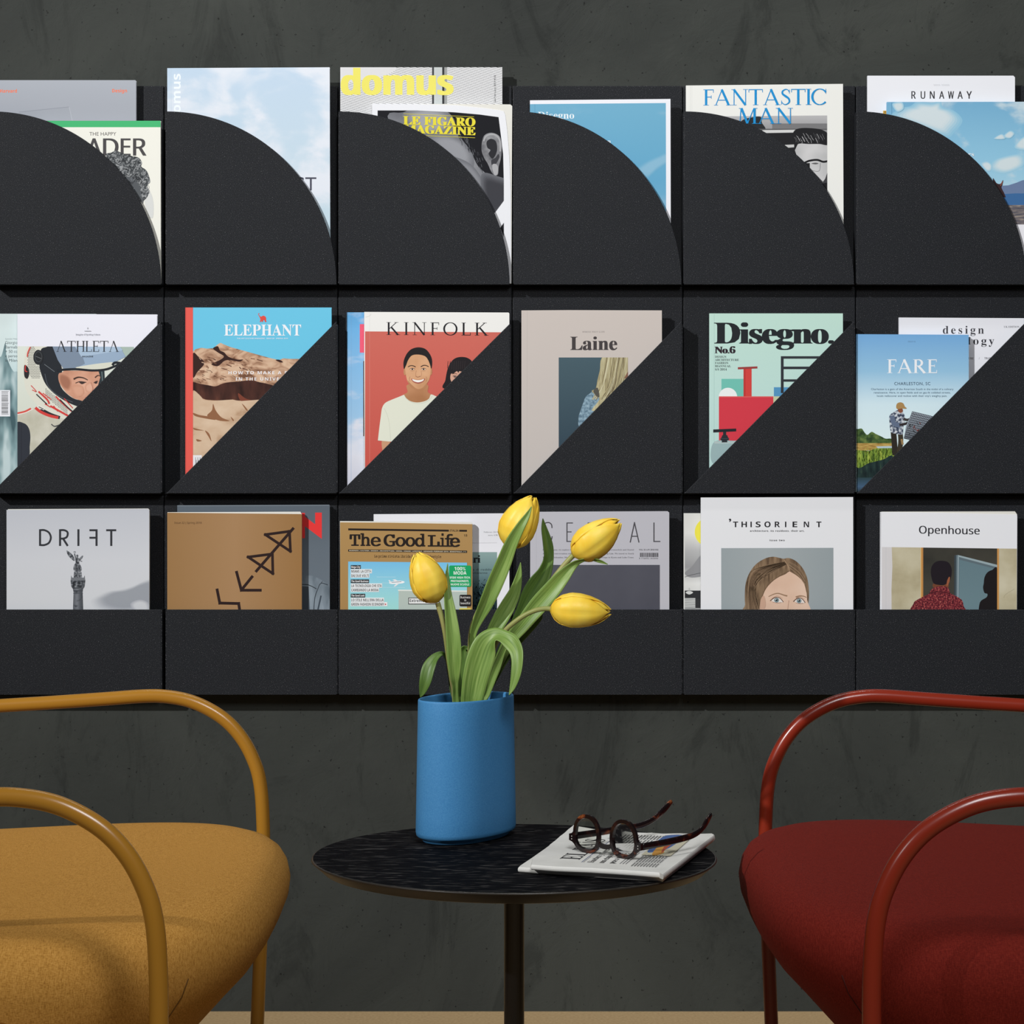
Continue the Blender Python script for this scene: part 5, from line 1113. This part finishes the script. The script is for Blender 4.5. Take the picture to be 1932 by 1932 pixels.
nblob([(0.05, 0.053), (0.10, 0.050), (0.15, 0.052), (0.15, 0.076), (0.11, 0.070), (0.07, 0.066)], flat((78, 106, 160)))
nblob([(0.036, 0.060), (0.08, 0.056), (0.13, 0.058), (0.15, 0.066), (0.15, 0.070), (0.12, 0.064), (0.08, 0.062), (0.05, 0.068)], flat((206, 150, 72)))
nblob([(0.05, 0.066), (0.09, 0.0615), (0.13, 0.065), (0.148, 0.072), (0.13, 0.070), (0.09, 0.066)], flat((176, 84, 60)))
mb.build('upper_fold', tn, fix=False)

# ------------------------------------------------------------------ glasses


def tortoise():
    m, nt, b = base_mat('tortoiseshell', 0.18, 0.5)
    n = N(nt, 'TexNoise', Scale=85, Detail=2, Distortion=0.6); nt.links.new(coords(nt), n.inputs['Vector'])
    nt.links.new(ramp(nt, n.outputs[0], [(0.5, (24, 15, 16)), (0.58, (50, 24, 20)), (0.65, (112, 54, 30)), (0.74, (170, 108, 56))]), b.inputs['Base Color'])
    return m


M_TOR = tortoise(); M_PIN = flat((190, 186, 178), 0.3, 0.6)
M_LENS = bpy.data.materials.new('clear_lens'); M_LENS.use_nodes = True; nt = M_LENS.node_tree
for n in list(nt.nodes): nt.nodes.remove(n)
out = nt.nodes.new('ShaderNodeOutputMaterial'); tr = nt.nodes.new('ShaderNodeBsdfTransparent'); gl = nt.nodes.new('ShaderNodeBsdfGlossy'); mx = nt.nodes.new('ShaderNodeMixShader'); fr = nt.nodes.new('ShaderNodeFresnel')
tr.inputs[0].default_value = (0.88, 0.89, 0.84, 1); gl.inputs['Roughness'].default_value = 0.03; fr.inputs[0].default_value = 1.5
nt.links.new(fr.outputs[0], mx.inputs[0]); nt.links.new(tr.outputs[0], mx.inputs[1]); nt.links.new(gl.outputs[0], mx.inputs[2]); nt.links.new(mx.outputs[0], out.inputs[0])
GZ = NZ + 0.0006
GL, GR = Vector((0.0692, 2.158, GZ)), Vector((0.1017, 2.127, GZ))
ef = (GR - GL).normalized(); en = Vector((-ef.y, ef.x, 0)); GO = (GL + GR) / 2
tg = empty('glasses', GO, 'tortoiseshell glasses lying upside down on the folded newspaper', 'glasses')


def lens_pts(s, f, n=48):
    """outline of one lens, brow side down; s = -1 left, 1 right; f grows it"""
    out = []
    for k in range(n):
        a = 2 * math.pi * k / n; c, q = math.cos(a), math.sin(a); e = 2.5 if q < 0 else 2.2
        x = math.copysign(abs(c) ** (2 / e), c) * 0.0128; z = math.copysign(abs(q) ** (2 / e), q) * 0.0142
        x *= 1 + 0.07 * (-q)
        if q < 0 and c * s > 0: x *= 1.06
        L = math.hypot(x, z); out.append((x * (1 + f / L), z * (1 + f / L)))
    return out


mb = MB()
half = (GR - GL).length / 2


def gp(x, y, z): return Vector((0, 0, 0)) + ef * x + en * y + Vector((0, 0, z))


for s in (-1, 1):
    ins, outs = lens_pts(s, 0), lens_pts(s, 0.0036); zc = 0.0172
    rows = []
    for (pts, y) in ((ins, -0.0017), (outs, -0.0013), (outs, 0.0013), (ins, 0.0017), (ins, -0.0017)): rows.append([gp(s * half + x, y, zc + z) for x, z in pts])
    mb.grid(rows, M_TOR, True, False, smooth=False)
    xo = s * (half + 0.0160)                     # corner piece towards the hinge
    q = [(s * (half + 0.0125), 0.0045), (s * (half + 0.0175), 0.0080), (s * (half + 0.0212), 0.0092), (s * (half + 0.0212), 0.0150), (s * (half + 0.0175), 0.0160), (s * (half + 0.0145), 0.0200)]
    n = len(q); mb.add([gp(x, -0.0015, z) for x, z in q] + [gp(x, 0.0020, z) for x, z in q], [tuple(range(n)), tuple(range(2 * n - 1, n - 1, -1))] + [(i, i + n, (i + 1) % n + n, (i + 1) % n) for i in range(n)], M_TOR)
    for dz in (0.0105, 0.0130):
        c_ = gp(s * (half + 0.0178), -0.0016, dz); mb.add([c_ + ef * (0.0006 * math.cos(k)) + Vector((0, 0, 0.0006 * math.sin(k))) for k in [i * math.pi / 4 for i in range(8)]], [tuple(range(8))], M_PIN)
br = spline([(-0.0105, 0.0120), (-0.006, 0.0088), (0, 0.0078), (0.006, 0.0088), (0.0105, 0.0120)], 5)
mb.grid([[gp(x, y, z + d) for x, z in br] for y, d in ((-0.0014, -0.0024), (-0.0014, 0.0018), (0.0014, 0.0018), (0.0014, -0.0024), (-0.0014, -0.0024))], M_TOR, smooth=False)
mb.build('frame', tg)
for s in (-1, 1):
    mb = MB(); pts = lens_pts(s, 0.0004); mb.add([gp(s * half + x, 0.0002, 0.0172 + z) for x, z in pts], [tuple(range(len(pts)))], M_LENS); mb.build('lens', tg)


def temple(P, hs):
    P = [Vector(p) - GO for p in P]; pts = [Vector(p) for p in spline([tuple(p) for p in P], 7)]; H = spline([(h,) for h in hs], 7); rows = []
    for i, p in enumerate(pts):
        tg_ = (pts[min(i + 1, len(pts) - 1)] - pts[max(i - 1, 0)]).normalized(); sd = tg_.cross(Vector((0, 0, 1))).normalized(); up = sd.cross(tg_).normalized(); h = H[i][0]; w_ = 0.0012
        rows.append([p + sd * (w_ * a) + up * (h * b_) for a, b_ in ((-.5, -1), (.5, -1), (1, -.75), (1, .75), (.5, 1), (-.5, 1), (-1, .75), (-1, -.75))])
    mb_ = MB(); mb_.grid(rows, M_TOR, True, True); return mb_


zt = GZ + 0.0122
Rh, Lh = GR + ef * 0.0205 + en * 0.002, GL - ef * 0.0205 + en * 0.002
o = temple([(Rh.x, Rh.y, zt), (0.140, 2.137, zt + .0002), (0.158, 2.156, zt + .0010), (0.1685, 2.167, zt + .0026), (0.176, 2.176, zt + .0060), (0.1815, 2.184, zt + .0120), (0.1860, 2.192, zt + .0175)], [.0032, .0031, .0030, .0028, .0026, .0032, .0020])
for k in (0.05,):
    c_ = Vector((Rh.x, Rh.y, zt)) - GO + en * 0.009 + ef * 0.0052
o.build('temple', tg)
temple([(Lh.x, Lh.y, zt), (0.080, 2.193, zt + .0002), (0.105, 2.215, zt + .0006), (0.122, 2.230, zt + .0010), (0.136, 2.240, zt + .0060), (0.146, 2.249, zt + .0135), (0.1535, 2.257, zt + .0200)], [.0032, .0031, .0030, .0028, .0026, .0032, .0020]).build('temple', tg)

# ------------------------------------------------------------------ the two tubular armchairs


def fabric(name, a, b_, c):
    m, nt, b = base_mat(name, 0.85, 0.12)
    v = coords(nt)
    n1 = N(nt, 'TexNoise', Scale=900, Detail=2); nt.links.new(v, n1.inputs['Vector'])
    wv = N(nt, 'TexNoise', Scale=1.0, Detail=2); mp = coords(nt, (260, 1500, 1500)); nt.links.new(mp, wv.inputs['Vector'])
    w2 = N(nt, 'TexNoise', Scale=1.0, Detail=2); mp2 = coords(nt, (1500, 260, 260)); nt.links.new(mp2, w2.inputs['Vector'])
    ad = N(nt, 'Math', operation='ADD'); nt.links.new(wv.outputs[0], ad.inputs[0]); nt.links.new(w2.outputs[0], ad.inputs[1])
    hf = N(nt, 'Math', operation='MULTIPLY'); hf.inputs[1].default_value = 0.5; nt.links.new(ad.outputs[0], hf.inputs[0])
    nt.links.new(ramp(nt, hf.outputs[0], [(0.34, a), (0.5, b_), (0.66, c)]), b.inputs['Base Color'])
    bump(nt, b, hf.outputs[0], 0.35, 0.0006)
    return m


def paint(name, c):
    m, nt, b = base_mat(name, 0.26, 0.5); b.inputs['Base Color'].default_value = lin(c); return m


ARM = [(-.016, -.581), (-.006, -.35), (0, -.19), (-.0004, -.125), (-.0042, -.0885), (-.0125, -.0640), (-.0240, -.0440), (-.0395, -.0270), (-.0590, -.0140), (-.0810, -.0048), (-.1060, -.0004), (-.1300, -.0001), (-.1700, -.0030), (-.2280, -.0070), (-.2860, -.0106), (-.40, -.018),
       (-.48, -.027), (-.535, -.055), (-.565, -.105), (-.578, -.18), (-.60, -.40), (-.612, -.581)]
YN, YF_ = 1.785, 2.535


def chair(sx, x0, m_t, m_f, m_s, label, dz=0.0):
    """lounge chair facing +x when sx is 1, -x when it is -1"""
    t = empty('lounge_chair', (sx * -0.506 + x0, 2.16, 0), label, 'chair', 'tubular lounge chairs beside the table')
    ox = -0.506
    X = lambda x: sx * (x - ox)
    for D in (YN, YF_):
        mb_ = MB(); P = spline([(x - 0.2695, z) for x, z in ARM], 6)
        mb_.tube([(X(x), D - 2.16, max(0.0, 0.581 + z)) for x, z in P], 0.0074, m_t, 24); mb_.build('arm_frame', t)
    for D in (YN, YF_):
        mb_ = MB(); mb_.tube([(X(-0.2705), D - 2.16, 0.392), (X(-0.80), D - 2.16, 0.392), (X(-0.845), D - 2.16, 0.392)], 0.0062, m_t, 16); mb_.build('side_rail', t)
        for x in (-0.40, -0.68):
            k = -1 if D > 2.16 else 1
            mb_ = MB(); mb_.tube([(X(x), D - 2.16, 0.392), (X(x), D - 2.16 + k * 0.055, 0.392)], 0.005, m_t, 12); mb_.build('bracket', t)
    zt_ = CAMZ - 0.3865 + dz; nn = 128; e = 3.3

    def ring(ins, z, off=0.0):
        a, b_ = 0.2935 - ins, 0.332 - ins; out = []
        for k in range(nn):
            q = 2 * math.pi * k / nn; c, s = math.cos(q), math.sin(q)
            x = ox + a * math.copysign(abs(c) ** (2 / e), c) - off
            out.append((X(x), b_ * math.copysign(abs(s) ** (2 / e), s), z + 0.05 * (x + 0.45)))
        return out
    L = [(.10, -.180, .10), (.05, -.178, .10), (.026, -.168, .088), (.017, -.142, .064), (.013, -.115, .042), (.010, -.094, .025), (.007, -.078, .012), (.0035, -.062, .004), (.001, -.047, .0005), (0, -.035, 0), (.0026, -.022, 0), (.008, -.0125, 0), (.016, -.006, 0), (.028, -.0015, 0), (.050, .0015, 0), (.10, .004, 0), (.17, .006, 0), (.25, .0065, 0)]
    mb_ = MB(); R = [ring(i, zt_ + z, o_) for i, z, o_ in L]; mb_.grid(R, m_f, True, True); seat = mb_.build('seat', t)
    ks = next(k for k in range(nn * 3 // 4, nn) if sx * R[9][k][0] + ox > -0.268) if sx > 0 else next(k for k in range(nn * 3 // 4, nn) if sx * R[9][k][0] + ox > -0.262)
    mb_ = MB(); mb_.tube([R[i][ks] for i in range(8, 1, -1)], 0.0006, m_s, 6); mb_.build('seam', seat)
    # low padded back, out of the picture
    rows = []
    for i in range(33):
        y = -0.325 + 0.65 * i / 32; bow = 0.035 * (1 - (abs(y) / 0.325) ** 2.2); sc = (1 - (abs(y) / 0.331) ** 8) ** 0.35
        rows.append([(X(-0.80 - bow + 0.024 * math.cos(a)), y, 0.52 + 0.055 * sc * math.sin(a)) for a in [2 * math.pi * k / 20 for k in range(20)]])
    mb_ = MB(); mb_.grid(rows, m_f, True, True); mb_.build('backrest', t)
    return t


chair(1, 0.0, paint('mustard_lacquer', (164, 115, 37)), fabric('mustard_wool', (156, 108, 44), (190, 138, 64), (208, 156, 80)), flat((92, 62, 24)), 'mustard yellow lounge chair with matching tube arms')
chair(-1, 0.005, paint('rust_red_lacquer', (134, 42, 24)), fabric('rust_red_wool', (94, 24, 17), (112, 30, 21), (126, 40, 29)), flat((58, 14, 10)), 'rust red lounge chair with matching tube arms', 0.003)
